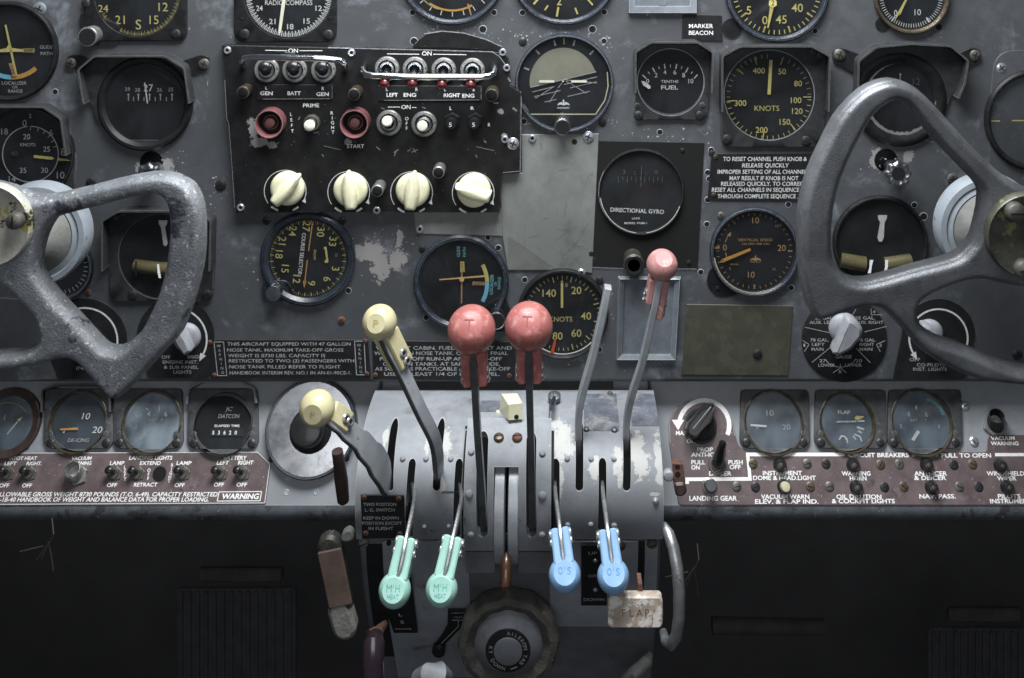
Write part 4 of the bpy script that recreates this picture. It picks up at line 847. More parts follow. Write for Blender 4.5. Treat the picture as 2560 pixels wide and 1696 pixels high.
w=g.k('ink_white'); w.text('4',372,1035,12); w.text('6',415,1035,12); g.k('ink_grey').text('2',341,1067,9); g.k('ink_grey').text('EXT  F',390,1050,5,36)
for q in ((365,1020,370,1026),(398,1012,398,1028),(338,1038,346,1043)): w.line(*q,2.4,3)
g.bar(365,1082,350,1100,5,'ink_tan',5,2); g.done()
g=sgauge(560,1062,73,70,'elapsed time hour meter with a row of white digits',470,972,648,1124,dial='ink_black',glass='shade_glass',ring=False)
g.k('ink_grey').text('DATCON',572,1041,9,52,shear=.15); g.k('ink_bright').text('ELAPSED TIME',568,1065,5,62,bold=.01); g.k('ink_grey','emblem').text('JC',572,1023,9,16,shear=.2)
g.p('counter_window','placard_black').prism(rrect(528,1072,608,1090,1),3,5); w=g.k('ink_bright','counter_digits')
for i,c in enumerate('53620'): w.text(c,534+i*14,1082,8,z=5.4,bold=.02)
hood(g,[(473,1010),(478,972),(510,955),(600,955),(640,972),(646,1008)],26,5,'frame_grey'); g.done()
g=sgauge(1933,1057,75,68,'small dial reading 10 with a pale needle, leftmost of three right of the pedestal',1848,975,2024,1122)
w=g.k('ink_grey'); w.text('10',1925,1033,13,18); w.text('20',1966,1068,11,20); g.bar(1876,1063,1916,1066,5,'ink_white',5); g.k('ink_grey').text('0',1893,1068,9); g.done()
g=sgauge(2116,1057,70,62,'flap position dial with the word FLAP and bright yellow pointer',2034,975,2216,1122)
w=g.k('ink_white'); w.text('FLAP',2110,1031,8,31,bold=.01); g.bar(2091,1055,2140,1054,4,'ink_grey',5); g.needle([(2135,1044),(2142,1040),(2158,1041),(2158,1044),(2146,1050),(2138,1050)],'ink_yellow',6)
w.line(2142,1053,2161,1053,4,4); w.line(2142,1068,2160,1074,5,4)
for i in range(3): a=rad(120+i*25); w.line(2110+40*sin(a),1057-40*cos(a),2110+52*sin(a),1057-52*cos(a),4,3)
g.k('ink_bright','flap_picture').pline([(2098,1100),(2103,1090),(2112,1092),(2118,1102)],3,4); g.k('ink_bright','flap_picture').pline([(2136,1086),(2150,1092),(2154,1104)],3,4); g.done()
g=sgauge(2302,1057,77,70,'small temperature dial reading 4 and 6, rightmost of three right of the pedestal',2217,975,2404,1122)
w=g.k('ink_grey'); w.text('4',2271,1036,12); w.text('6',2316,1036,12); w.text('2',2252,1066,9); w.text('8',2347,1067,9); w.text('EXT',2285,1051,5,18); w.text('F',2315,1051,6); g.k('ink_white').line(2290,1014,2291,1024,2.4,3)
g.bar(2296,1078,2281,1101,8,'ink_white',5); g.k('ink_cyan').ticks(2302,1057,56,64,15,70,14,2,3); g.done()

# left brown switch placard and its fittings
t=T('switch_placard','brown placard with LANDING LIGHTS and WARNING lettering on the left shelf','placard',SUB,330,1195)
pl=[(-60,1132),(648,1129),(678,1160),(665,1259),(-60,1263)]
t.p('plate','placard_brown').prism(pl,.3,4,1); t.p('white_border','ink_white').pline([(-60,1133.5),(646,1131),(675.5,1160.5),(663,1257.5),(-60,1261.5)],2,4.2)
w=t.p('lettering','ink_bright')
for s_,x,y,ww,c in (('PITOT HEAT',60,1146,68,7.5),('LEFT',28,1159,30,7.5),('RIGHT.',87,1159,38,7.5),('OFF',12,1214,24,8),('OFF',69,1214,24,8),('VACUUM',205,1146,50,7.5),('WARNING',203,1158,54,7.5),('LAMP',294,1158,36,8),('OFF',281,1213,25,8),('LANDING LIGHTS',378,1145,108,8.5),('EXTEND',377,1158,52,8),('RETRACT',365,1212,58,8),('LAMP',461,1158,37,8),('OFF',450,1213,25,8),('BATTERY',589,1145,57,8.5),('LEFT',558,1157,30,8.5),('RIGHT',615,1157,38,8.5),('OFF',548,1212,25,8),('OFF',605,1212,26,8)): w.text(s_,x,y,c,ww,z=4.4,bold=.02,shear=.12)
w.text('ALLOWABLE GROSS WEIGHT 8730 POUNDS (T.O. 6-49). CAPACITY RESTRICTED',267,1236,9,552,z=4.4,bold=.018,shear=.2); w.text('-1B-40 HANDBOOK OF WEIGHT AND BALANCE DATA FOR PROPER LOADING.',262,1249,9,518,z=4.4,bold=.018,shear=.2)
w.text('WARNING',601,1241,11,92,z=4.4,bold=.03,shear=.2); w.pline([(549,1230),(655,1229),(651,1252),(544,1253)],2,4.3,True)
for i,c in enumerate('LEFT'): w.text(c,314,1168+i*10,7,z=4.4,bold=.02)
for i,c in enumerate('OFF'): w.text(c,374-i,1176+i*10,7,z=4.4,bold=.02)
for i,c in enumerate('RIGHT'): w.text(c,432-i*2,1163+i*10,7,z=4.4,bold=.02)
h=t.p('empty_hole','ink_black'); h.lathe(400,1185,[(17,4.3),(17,4.7)],30); t.done()
for x,lab in ((17,'dark toggle under LEFT of PITOT HEAT'),(72,'dark toggle under RIGHT of PITOT HEAT'),(286,'dark toggle between LAMP and OFF left of LANDING LIGHTS'),(343,'dark toggle above the word RETRACT'),(457,'dark toggle under LAMP right of LANDING LIGHTS'),(551,'dark toggle under LEFT of BATTERY'),(606,'dark toggle under RIGHT of BATTERY')):
    toggle(lab,SUB,x,1184,20,(x-18,1174),'dark','black_plastic',34,True,'dark toggles on the brown left placard',(4,9,8)).done()
def collarnut(lab,x,y,dx,dy,H=42,s=1,tube='nut_metal'):
    t=T('warning_lamp_socket',lab,'lamp socket',SUB,x,y,8,'hexagonal vacuum warning sockets'); t.p('nut','nut_metal').prism(circ(x,y,30*s,6,10,370),0,10,2)
    k=t.p('tube',tube); v=V(k.m3(x,y,0)); e=V(k.m3(x+dx,y+dy,H)); d=(e-v).normalized()
    n=28; a=d.orthogonal().normalized(); c=d.cross(a); ring=lambda q,r:[q+(a*cos(2*pi*i/n)+c*sin(2*pi*i/n))*r*U for i in range(n)]
    k.loft([ring(v,22*s),ring(e,19*s),ring(e+d*U,17.5*s),ring(e-d*U*2,16*s),ring(v+d*3*U,15*s)],True,True); t.p('bore','ink_black',k).add(ring(v+d*8*U,14.5*s),[tuple(range(n))]); t.done()
collarnut('pale hollow threaded socket on the brown placard below VACUUM WARNING',190,1186,-10,-12,38)
collarnut('dark hollow threaded socket with bright hex nut at the far right of the shelf',2488,1062,4,-22,44,1,'gauge_black')

# right brown breaker placard
t=T('breaker_placard','brown CIRCUIT BREAKERS placard with bold white lettering on the right shelf','placard',SUB,2100,1200)
pl=rpoly([(1673,1110),(1671,1055),(1690,1020),(1725,1000),(1770,1000),(1808,1018),(1832,1052),(1838,1090),(1848,1120),(1875,1131),(2466,1131),(2470,1088),(2640,1088),(2640,1263),(1696,1263)],10)
t.p('plate','placard_brown').prism(pl,.3,4,1); t.p('edge_line','ink_grey').pline([(1675,1108),(1673,1056),(1691,1022),(1726,1002),(1769,1002),(1806,1020),(1830,1053),(1836,1090)],1.2,4.2)
w=t.p('lettering','ink_bright')
for s_,x,y,ww,c in (('MAX',1704,1083,30,9),('OFF',1729,1103,26,9),('PROP',1762,1124,40,9),('ANTI-ICE',1760,1137,66,9),('PULL',1745,1156,35,9),('ON',1738,1169,21,9),('PUSH',1838,1156,36,9),('OFF',1837,1168,28,9),('DEICER',1800,1184,56,9),('LANDING GEAR',1782,1246,118,10),('CIRCUIT BREAKERS',2195,1138,152,9),('PULL TO OPEN',2414,1139,125,9),('INSTRUMENT',1955,1183,98,9),('DOME & HEAD.LIGHT',1960,1195,157,9),('VACUUM WARN',1962,1242,120,9),('ELEV. & FLAP IND.',1966,1254,157,9),('WARNING',2139,1184,72,9),('HORN',2144,1196,42,9),('OIL DILUTION',2146,1242,112,9),('& COCKPIT LIGHTS',2157,1253,156,9),('ANTI-ICER',2325,1184,82,9),('& DEICER',2324,1195,80,9),('NAV. PASS.',2342,1241,90,9),('WINDSHIELD',2512,1184,94,9),('WIPER',2515,1196,48,9),('PILOTS',2521,1241,56,9),('INSTRUMENT',2526,1253,104,9),('VACUUM',2505,1096,60,8),('WARNING',2510,1109,70,8)): w.text(s_,x,y,c,ww,z=4.4,bold=.022,shear=.05)
r=t.p('white_rule','ink_bright')
r.flat([(1713,1194),(1870,1193),(1864,1132),(2110,1132),(2110,1141),(1873,1141),(1879,1202),(1722,1203),(1722,1210),(1713,1210)],4.4); r.flat([(2280,1133),(2343,1133),(2343,1141),(2280,1141)],4.4); r.flat([(2486,1133),(2640,1133),(2640,1141),(2486,1141)],4.4)
a=t.p('curved_arrow','ink_bright'); a.arc(1760,1064,57,68,-78,112,4.4,40); a.flat([(1679,1050),(1710,1050),(1695,1076)],4.6)
for i,(x,y) in enumerate(((1882,1160),(2017,1160),(2064,1160),(2200,1162),(2247,1161),(2383,1162),(2430,1161),(1841,1217),(1888,1218),(2025,1217),(2073,1217),(2210,1218),(2258,1217),(2397,1217),(2445,1217))): crosshead(t,x,y,11.5,('brass_worn','screw_grey','screw_black')[i%3],4,True,random.uniform(-70,70),hgt=3)
t.done()
for x,y,tx,lab,m in ((1950,1160,0,'above the word INSTRUMENT',0),(1960,1214,0,'cream capped, below DOME',1),(2133,1160,0,'above WARNING HORN',0),(2141,1216,0,'above OIL DILUTION',0),(2317,1160,0,'above ANTI-ICER',0),(2329,1216,0,'above NAV. PASS.',0),(2501,1162,0,'above WINDSHIELD WIPER',0),(2518,1216,0,'above PILOTS at the frame edge',0)):
    t=T('breaker_button',('cream' if m else 'black')+' domed circuit breaker button '+lab.replace('cream capped, ',''),'button',SUB,x,y+3,6,'circuit breaker buttons on the right placard')
    b=t.p('collar','black_plastic'); b.lathe(x,y+3,[(17,0),(17,6),(15,13),(13,16)],36); c=t.p('cap','dull_ivory' if m else 'black_plastic'); c.lathe(x,y+3,[(12,16),(12,30 if m else 22),(10,34 if m else 25),(4,35 if m else 26)],30)
    if not m: t.p('worn_centre','brass_worn',c).lathe(x,y+3,[(5,26.2),(3,27)],16)
    t.done()
t=T('push_button','grey topped push button above LANDING GEAR','button',SUB,1773,1214,6)
t.p('collar','nut_metal').ringp(1773,1214,[(18,0),(18,12),(14,14),(12,0)],36); k=t.p('stem','dark_steel'); k.lathe(1773,1214,[(11,0),(11,34),(15,36),(15,46),(12,49),(5,49)],30); t.done()
t=toggle('tall black toggle lever between PULL ON and PUSH OFF',SUB,1794,1163,23,(1808,1104),'dark','black_plastic',75,tr=(13,9,6)); t.done()
t=T('dimmer_knob','large black pointer knob inside the white curved arrow on the right shelf','knob',SUB,1748,1062,10)
t.p('base','black_plastic').lathe(1752,1066,[(40,4),(40,10),(34,22),(24,28)],40); h=t.p('pointer','black_plastic')
o=rpoly([(1783,1008),(1787,1014),(1785,1030),(1776,1062),(1742,1098),(1728,1100),(1712,1090),(1708,1074),(1714,1056),(1745,1022),(1770,1008)],8)
A_=[h.m(*p) for p in o]; h.loft([[(*p,8*U) for p in A_],[(*p,40*U) for p in inset(A_,3*U)],[(*p,52*U) for p in inset(A_,9*U)]]); t.p('pointer_line','grey_knob').line(1772,1018,1728,1072,2,52.6); t.done()

# chrome dish with dark knob
t=T('polished_dish','polished metal dish with black rim left of the pedestal','dish',SUB,782,1070,0)
t.p('rim','bezel_blue').ringp(782,1072,[(113,0),(113,24),(110,28),(106,27),(104,22),(104,0)],72)
d=t.p('bowl','dish_metal'); d.lathe(782,1072,[(105,27),(98,21),(86,14),(74,8),(60,4),(40,1.5),(20,1)],72); t.done()
t=T('round_knob','dark purplish black knob standing in the polished dish','knob',SUB,778,1078,20)
t.p('base','black_plastic').lathe(778,1076,[(54,1),(56,12),(54,26),(46,34),(41,38)],48); k=t.p('grip','black_plastic'); k.lathe(778,1076,[(41,36),(38,80),(34,88),(20,91)],48); t.done()

# ------------------------------------------------------------ pedestal
PR=[(975,.004),(985,-.004),(1010,-.022),(1050,-.044),(1100,-.064),(1150,-.078),(1200,-.087),(1250,-.091),(1300,-.091),(1350,-.086)]
PL=[(1346,-.080),(1400,-.076),(1450,-.069),(1500,-.059),(1560,-.043),(1620,-.022),(1720,.016)]
def itp(T_,r):
    if r<=T_[0][0]: return T_[0][1]
    for i in range(len(T_)-1):
        (a,u),(b,v)=T_[i],T_[i+1]
        if r<=b:
            m=lambda j:(T_[min(j+1,len(T_)-1)][1]-T_[max(j-1,0)][1])/(T_[min(j+1,len(T_)-1)][0]-T_[max(j-1,0)][0])
            h=b-a; s=(r-a)/h; return u*(2*s**3-3*s*s+1)+m(i)*h*(s**3-2*s*s+s)+v*(3*s*s-2*s**3)+m(i+1)*h*(s**3-s*s)
    return T_[-1][1]
def yz(row,T_,off=0):
    y=itp(T_,row); p=P(1400,row,y)
    if off:
        q=P(1400,row+4,itp(T_,row+4)); a=P(1400,row-4,itp(T_,row-4)); d=(q-a); d.x=0; d.normalize(); n=V((0,d.z,-d.y)); p=p+n*off
    return p.y,p.z
def PF(px,row,T_=None,off=0):
    T_=T_ or (PR if row<1348 else PL); y,z=yz(row,T_,off); a=yz(row-4,T_); b=yz(row+4,T_); d=V((0,b[0]-a[0],b[1]-a[1])).normalized()
    return Fr((0,y,z),(1,0,0),-d,(0,d.z,-d.y))
def xat(px,row,T_): return P(px,row,itp(T_,row)).x
X0,X1=P(935,985,-.004).x,P(1635,985,-.004).x
def shell(b,T_,r0,r1,x0,x1,o0,o1,n=26):
    rows=[r0+(r1-r0)*i/n for i in range(n+1)]; O=b.T.O
    out=[yz(r,T_,o0) for r in rows]; inn=[yz(r,T_,o1) for r in rows][::-1]; pr=out+inn
    b.loft([[V((x,y,z))-O for y,z in pr] for x in (x0,x1)])
t=T('control_pedestal','grey blue throttle pedestal with chipped curved cover, slots and rivets','control pedestal',None,1285,1300,y=0)
cov=t.p('cover','pedestal_paint'); shell(cov,PR,976,1348,X0,X1,0,-.0015,34)
low=t.p('lower_body','pedestal_dark'); shell(low,PL,1346,1720,X0+.003,X1-.003,0,-.002)
for s_,xx in ((0,X0+.0012),(1,X1-.0032)):
    sp=t.p('side_plate','pedestal_dark'); pr=[yz(978+i*(1346-978)/16,PR,-.0016) for i in range(17)]+[yz(1350+i*370/12,PL,-.003) for i in range(13)]+[(.06,yz(1720,PL)[1]),(.06,yz(980,PR)[1])]
    sp.loft([[V((x,y,z))-t.O for y,z in pr] for x in (xx,xx+.002)])
DX0,DX1=xat(1163,1200,PR),xat(1378,1200,PR)
dr=t.p('centre_cover','pedestal_paint'); shell(dr,PR,1074,1346,DX0,DX1,.011,.0005,30)
dl=t.p('centre_cover_skirt','pedestal_dark'); shell(dl,PL,1346,1392,DX0+.001,DX1-.001,.015,.002,8)
ls=t.p('left_sheet','pedestal_low'); shell(ls,PL,1352,1690,xat(960,1420,PL),xat(1172,1420,PL),.0012,.0002,20)
rs=t.p('right_sheet','pedestal_low'); shell(rs,PL,1352,1562,xat(1374,1420,PL),xat(1594,1420,PL),.0014,.0002,16)
rt=t.p('right_tab','pedestal_low'); shell(rt,PL,1352,1562,xat(1611,1420,PL),X1-.0035,.0014,.0002,16)
fs=t.p('flap_slot','interior'); shell(fs,PL,1352,1560,xat(1594,1420,PL),xat(1611,1420,PL),.0005,.0001,16)
cs=t.p('cowl_slot','interior'); shell(cs,PL,1360,1640,xat(918,1420,PL),xat(958,1420,PL),.0006,.0001,16)
def decal(nm,mt,x0,x1,r0,r1,off=.0004,T_=PR,wig=0):
    b=t.p(nm,mt); shell(b,T_,r0,r1,xat(x0,(r0+r1)/2,T_),xat(x1,(r0+r1)/2,T_),off,.0001,10)
decal('seam_and_shade','interior',1155,1164,1078,1344); decal('seam_and_shade','interior',1377,1385,1078,1344); decal('seam_and_shade','interior',1163,1378,1066,1073)  # dark strips put the shadow gap around the centre cover into colour
decal('seam_and_shade','interior',1372.6,1374.2,986,1076); decal('seam_and_shade','interior',1190,1191.4,986,1030); decal('seam_and_shade','interior',1104,1156,1229,1231)
decal('worn_label','worn_decal',1459,1545,986,1078); decal('worn_label','worn_decal',1576,1642,986,1066); decal('worn_label','worn_decal',1200,1252,1003,1030)
def prow(px,row,off=0,T_=None):
    F=PF(px,row,T_,off); m=F.mat(px,row); return m.translation,F.N
for x,r,rr,off,m in [(x,1148,7,0,'pedestal_paint') for x in (1007,1065,1127,1418,1478,1535)]+[(1173,1236,10,.011,'pedestal_paint'),(1356,1240,10,.011,'pedestal_paint'),(1177,1338,9,.011,'pedestal_paint'),(1355,1338,9,.011,'pedestal_paint'),(1639,1252,8,0,'screw_bright'),(1061,1316,6,0,'pedestal_paint'),(1122,1315,6,0,'pedestal_paint'),(1419,1312,7,0,'pedestal_paint'),(1477,1311,7,0,'pedestal_paint'),(1535,1314,8,0,'pedestal_paint'),(1178,1131,8,.011,'pedestal_paint'),(1356,1135,8,.011,'pedestal_paint'),(1246,1033,7,0,'ivory'),(1247,1094,13,.011,'brass_worn'),(1293,1094,13,.011,'rust'),(1466,1075,8,0,'dark_steel'),(1536,1076,9,0,'dark_steel'),(1525,986,8,0,'dark_steel'),(909,1357,13,.003,'nut_metal'),(1552,1366,12,.003,'rust'),(1630,1360,13,.003,'screw_grey'),(972,1357,6,.002,'ink_black')]:
    b=t.p('rivet' if rr<12 else 'screw',m); c,n=prow(x,r,off); rr*=U*.92; b.olathe(c,n,[(rr,-.0005),(rr,.0004),(rr*.8,.0016),(rr*.4,.0022)],20)
    if rr>12*U*.9:
        k=t.p('screw_slot','ink_black',b); s=V((cos(.4),0,sin(.4))); s=(s-n*s.dot(n)).normalized(); u=n.cross(s); q=c+n*.0024-t.O; k.add([q+s*rr*.8+u*rr*.1,q+s*rr*.8-u*rr*.1,q-s*rr*.8-u*rr*.1,q-s*rr*.8+u*rr*.1],[(0,1,2,3)])
ped=t.done()
def cutter(o,T_,slots):
    """cut rounded slots straight through a mesh along y"""
    import bpy
    vs=[];fs=[]
    for (xa,ra,xb,rb,w,off) in slots:
        ya,za=yz(ra,T_,off); yb,zb=yz(rb,T_,off); A_=V((P(xa,ra,ya).x,za)); B=V((P(xb,rb,yb).x,zb)); d=(A_-B).normalized(); n=V((-d.y,d.x)); R=w*U*.92/2
        pts=[A_-d*R+ n*R*cos(a)+d*R*sin(a) for a in [pi*i/10 for i in range(11)]]+[B+d*R-n*R*cos(a)-d*R*sin(a) for a in [pi*i/10 for i in range(11)]]
        if w>=58 and w<100: pts=[A_+n*R,A_-n*R,B-n*R,B+n*R]
        b=len(vs); N=len(pts); Ot=ped.matrix_world.translation
        for y in (-.3,.1): vs+=[(p.x-Ot.x,y-Ot.y,p.y-Ot.z) for p in pts]
        fs+=[tuple(b+i for i in range(N))[::-1],tuple(b+N+i for i in range(N))]+[(b+i,b+(i+1)%N,b+N+(i+1)%N,b+N+i) for i in range(N)]
    me=bpy.data.meshes.new('c'); me.from_pydata(vs,[],fs); bm=bmesh.new(); bm.from_mesh(me); bmesh.ops.recalc_face_normals(bm,faces=bm.faces); bm.to_mesh(me); bm.free()
    c=bpy.data.objects.new('c',me); COL.objects.link(c); tmp=bpy.data.objects.new('tmp',o.data); COL.objects.link(tmp)
    md=tmp.modifiers.new('b','BOOLEAN'); md.object=c; md.operation='DIFFERENCE'; md.solver='EXACT'
    dg=bpy.context.evaluated_depsgraph_get(); r=bpy.data.meshes.new_from_object(tmp.evaluated_get(dg))
    if len(r.polygons): o.data=r; r.name=o.name; r.set_sharp_from_angle(angle=rad(35))
    bpy.data.objects.remove(tmp); bpy.data.objects.remove(c)
S_=[(990,1046,974,1230,19,0),(1106,1046,1091,1230,19,0),(1448,1044,1448,1230,19,0),(1564,1044,1566,1230,19,0),(1032,1147,1023,1346,18,0),(1149,1147,1142,1345,18,0),(1389,1147,1389,1345,20,0),(1506,1145,1504,1330,19,0)]
cutter(cov.ob,PR,S_); cutter(cov.ob,PR,[(1268,1095,1268,1335,150,0)]); cutter(cov.ob,PR,[(1210,1092,1208,1335,46,0),(1328,1092,1329,1335,46,0)])
cutter(dr.ob,PR,[(1209,1103,1206,1314,27,.011),(1329,1103,1329,1314,25,.011),(1266,1176,1266,1385,60,.011)])
cutter(dl.ob,PL,[(1267,1300,1267,1394,58,.015)])

def flatsign(nm,lab,px,row,poly,texts,mt='placard_black',F=None,off=.0016,lines=(),cat='placard',screws=(),tm='ink_grey'):
    F=F or PF(px,row,None,off); t=T(nm,lab,cat,F,px,row); t.p('plate',mt).prism(poly,0,3,.8); w=t.p('lettering',tm)
    for s_,x,y,ww,c in texts: w.text(s_,x,y,c,ww,z=3.4,bold=.006)
    for q in lines: w.line(*q,2,3.4)
    for x,y in screws: crosshead(t,x,y,7,'rust',3,True)
    t.done()
flatsign('placard','black placard reading TWO POSITION L.G. SWITCH on the left of the pedestal',957,1290,[(902,1236),(1011,1238),(1013,1345),(906,1346)],(('TWO POSITION',950,1259,82,8),('L. G. SWITCH',950,1273,74,8),('KEEP IN DOWN',953,1293,88,8),('POSITION EXCEPT',956,1306,100,8),('IN FLIGHT',953,1319,62,8)),off=.0022,screws=((911,1242),(997,1245),(915,1331),(1000,1333)))
flatsign('placard','black flap switch placard reading UP, OFF, DOWN',1485,1436,[(1453,1361),(1517,1361),(1517,1512),(1453,1512)],(('UP',1482,1380,22,10),('OFF',1482,1437,24,9),('DOWN',1485,1496,52,10)),off=.0018)
flatsign('placard','black curved placard with L, S and DOWN under the left mint knob',1000,1530,[(958,1440),(1028,1440),(1045,1580),(985,1580),(962,1515)],(('E',998,1512,9,12),('L',1002,1534,9,12),('S',1006,1552,9,12),('DOWN',1008,1569,40,6)),off=.003,tm='ink_white')
flatsign('placard','black placard reading LIGHT TEST beside the trim wheel',1140,1550,[(1120,1522),(1166,1522),(1160,1560),(1112,1610),(1085,1612),(1106,1585),(1119,1560)],(('LIGHT',1145,1529,32,7.5),('TEST',1146,1540,24,7.5)),off=.002,lines=((1130,1547,1162,1547),(1146,1547,1146,1563),(1146,1563,1103,1606)))
t=T('toggle_switch','small dark toggle below the LIGHT TEST placard','switch',None,1098,1620,y=-.03); b=t.p('b','black_plastic'); b.olathe(P(1098,1620,-.03),(0,-1,0),[(.0055,-.01),(.0055,.004),(.003,.006)]); t.done()
for x,y,lab in ((1488,1400,'upper bright screw on the UP OFF DOWN placard'),(1488,1474,'lower bright screw on the UP OFF DOWN placard')):
    F=PF(x,y,None,.0030); t=T('round_screw',lab,'screw',F,x,y,group='bright screws on the flap placard'); t.p('s','screw_bright').lathe(x,y,[(6,0),(6,2),(4,4),(2,4.6)],16); t.done()
for xx,lab in ((1248,'grey metal trim indicator disc, left of the central pair'),(1283,'grey metal trim indicator disc, right of the central pair')):
    t=T('trim_disc',lab,'wheel',None,xx,1280,y=-.052,group='twin discs in the pedestal slot'); b=t.p('disc','grey_arm'); x=P(xx,1280,-.1).x; z=P(0,1282,-.1).z
    b.olathe((x,-.061,-.100),(1,0,0),[(.042,-.0042),(.045,-.0036),(.045,.0036),(.042,.0042)],96); t.done()

# ------------------------------------------------------------ levers
def rawbar(b,q,w,dp,side,ch=.0006):
    rings=[]; n=len(q)
    for i in range(n):
        d=(q[min(i+1,n-1)]-q[max(i-1,0)]).normalized(); sd=V(side[i] if isinstance(side[0],(tuple,list,V)) else side); sd=(sd-d*sd.dot(d)).normalized(); e=d.cross(sd)
        W=(w[i] if isinstance(w,(list,tuple)) else w)/2; E=(dp[i] if isinstance(dp,(list,tuple)) else dp)/2
        rings.append([q[i]-b.T.O+sd*a+e*c for a,c in ((-W+ch,-E),(W-ch,-E),(W,-E+ch),(W,E-ch),(W-ch,E),(-W+ch,E),(-W,E-ch),(-W,-E+ch))])
    b.loft(rings)
def smooth(pts,n=6):
    q=[P(*p) for p in pts]; o=[]
    for i in range(len(q)-1):
        a=q[max(i-1,0)];b=q[i];c=q[i+1];d=q[min(i+2,len(q)-1)]
        for j in range(n):
            t=j/n; o.append(.5*((2*b)+(c-a)*t+(2*a-5*b+4*c-d)*t*t+(3*b-a-3*c+d)*t**3))
    return o+[q[-1]]
def lever(lab,K,r,n,path,kmt,mark,words,amt='dark_steel',w=15,dp=.009,side=(1,0,0),fork=95,gap=17,pw=19,fd=.012,grp=None,riv=True,flat=30,rot=0,one=False,edge=None):
    Kp=P(*K); s=(D+K[2])/D*U; R=r*s
    t=T('control_lever',lab,'lever',None,*K[:2],y=K[2],group=grp)
    q=smooth(path); a=t.p('arm',amt); W=w*s
    rawbar(a,q,W,dp,side)
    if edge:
        eb=t.p('arm_shade_edge',edge,a); ds=dp if isinstance(dp,list) else [dp]*len(q); oq=[]  # dark steel strip that also puts the front face's shade into colour
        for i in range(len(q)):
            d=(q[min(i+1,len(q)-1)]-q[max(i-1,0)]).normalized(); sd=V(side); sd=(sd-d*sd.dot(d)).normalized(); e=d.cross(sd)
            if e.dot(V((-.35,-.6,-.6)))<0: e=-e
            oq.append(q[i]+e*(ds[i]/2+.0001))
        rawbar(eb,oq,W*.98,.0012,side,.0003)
    k=t.p('knob',kmt); nn=V(n).normalized(); k.ball(Kp,nn,R,flat,36,20)
    if True:   # fork prongs follow the arm
        L=fork*s; acc=0; fq=[Kp]; 
        sh=Kp+(q[2]-Kp).normalized()*R*.86; full=[sh]+[p for p in q if (p-Kp).length>R*.9]
        fq=[sh]
        for i in range(1,len(full)):
            seg=(full[i]-full[i-1]).length
            if acc+seg>=L: fq.append(full[i-1].lerp(full[i],(L-acc)/seg)); break
            acc+=seg; fq.append(full[i])
        fq=[fq[0].lerp(fq[-1],x) for x in (0,.3,.6,.85,.96,1)]
        F_=t.p('fork',kmt); G_=None
        for sg in (-1,1):
            sd=V(side if not isinstance(side[0],(tuple,list)) else side[0]); d=(fq[-1]-fq[0]).normalized(); sd=(sd-d*sd.dot(d)).normalized()
            fqq=[p-nn*.0052 for p in fq] if not(one and sg<0) else [fq[0].lerp(fq[-1],x)-nn*.0052 for x in (0,.2,.4,.62)]
            if riv:
                for u in (.6,.86):
                    c=fqq[0].lerp(fqq[-1],u)+sd*sg*(gap/2+pw)*s; b=t.p('rivet','nut_metal'); b.olathe(c,sd*sg,[(.0036,-.001),(.0036,.0008),(.0026,.0016),(.0018,.0016),(.0015,.0004)],18); t.p('rivet_core','ink_black',b).olathe(c,sd*sg,[(.0015,0),(.0015,.0008)],12)
    # one forked block: outline with a slot, chamfered on both faces
    d=(fq[-1]-fq[0]).normalized(); sd=V(side); sd=(sd-d*sd.dot(d)).normalized(); e=d.cross(sd); Lm=(fq[-1]-fq[0]).length; g2=gap*s/2; W2=(gap/2+pw)*s; Ll=Lm*(.62 if one else 1)
    o=rpoly([(-W2*1.04,-R*.25),(-W2*.97,Ll),(-g2,Ll),(-g2,R*.12),(g2,R*.12),(g2,Lm),(W2*.97,Lm),(W2*1.04,-R*.25)],.0022,4); c0=fq[0]-nn*.0052-t.O
    F_.loft([[c0+sd*x+d*y+e*z for x,y in (o if k_ else inset(o,.0011))] for z,k_ in ((-fd/2,0),(-fd/2+.0009,1),(fd/2-.0009,1),(fd/2,0))])
    Y=V((0,0,1))-nn*nn.z; Y.normalize(); X=Y.cross(nn).normalized(); 
    if rot: m=Matrix.Rotation(rad(rot),3,nn); X=m@X; Y=m@Y
    if words:
        h=R*cos(rad(flat))
        e=t.p('engraving',mark,k)
        for st,dx,dy,cap,ww,bo in words:
            vs,fs=textmesh(st,bo,1); xa=min(v[0] for v in vs); xb=max(v[0] for v in vs); ky=cap*R/CH; kx=ww*R/(xb-xa)
            e.add([Kp-t.O+nn*(h+.0002)+X*((v[0]-(xa+xb)/2)*kx+dx*R)+Y*((v[1]-CH/2)*ky+dy*R) for v in vs],fs)
    t.done()
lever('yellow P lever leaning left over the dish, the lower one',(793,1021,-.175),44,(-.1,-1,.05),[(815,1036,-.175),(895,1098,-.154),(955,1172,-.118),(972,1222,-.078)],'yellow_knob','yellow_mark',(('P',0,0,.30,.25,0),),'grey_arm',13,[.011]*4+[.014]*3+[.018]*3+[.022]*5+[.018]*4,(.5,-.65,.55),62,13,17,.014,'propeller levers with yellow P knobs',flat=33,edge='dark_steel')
lever('yellow P lever standing upright, the upper one',(949,806,-.135),43,(-.1,-.95,.3),[(958,830,-.135),(978,875,-.134),(1005,925,-.13),(1052,1025,-.122),(1088,1100,-.112),(1097,1170,-.094),(1096,1205,-.06)],'yellow_knob','yellow_mark',(('P',0,0,.38,.3,0),),'grey_arm',14,.010,(.84,-.55,.1),90,13,20,.014,'propeller levers with yellow P knobs',flat=32,edge='dark_steel')
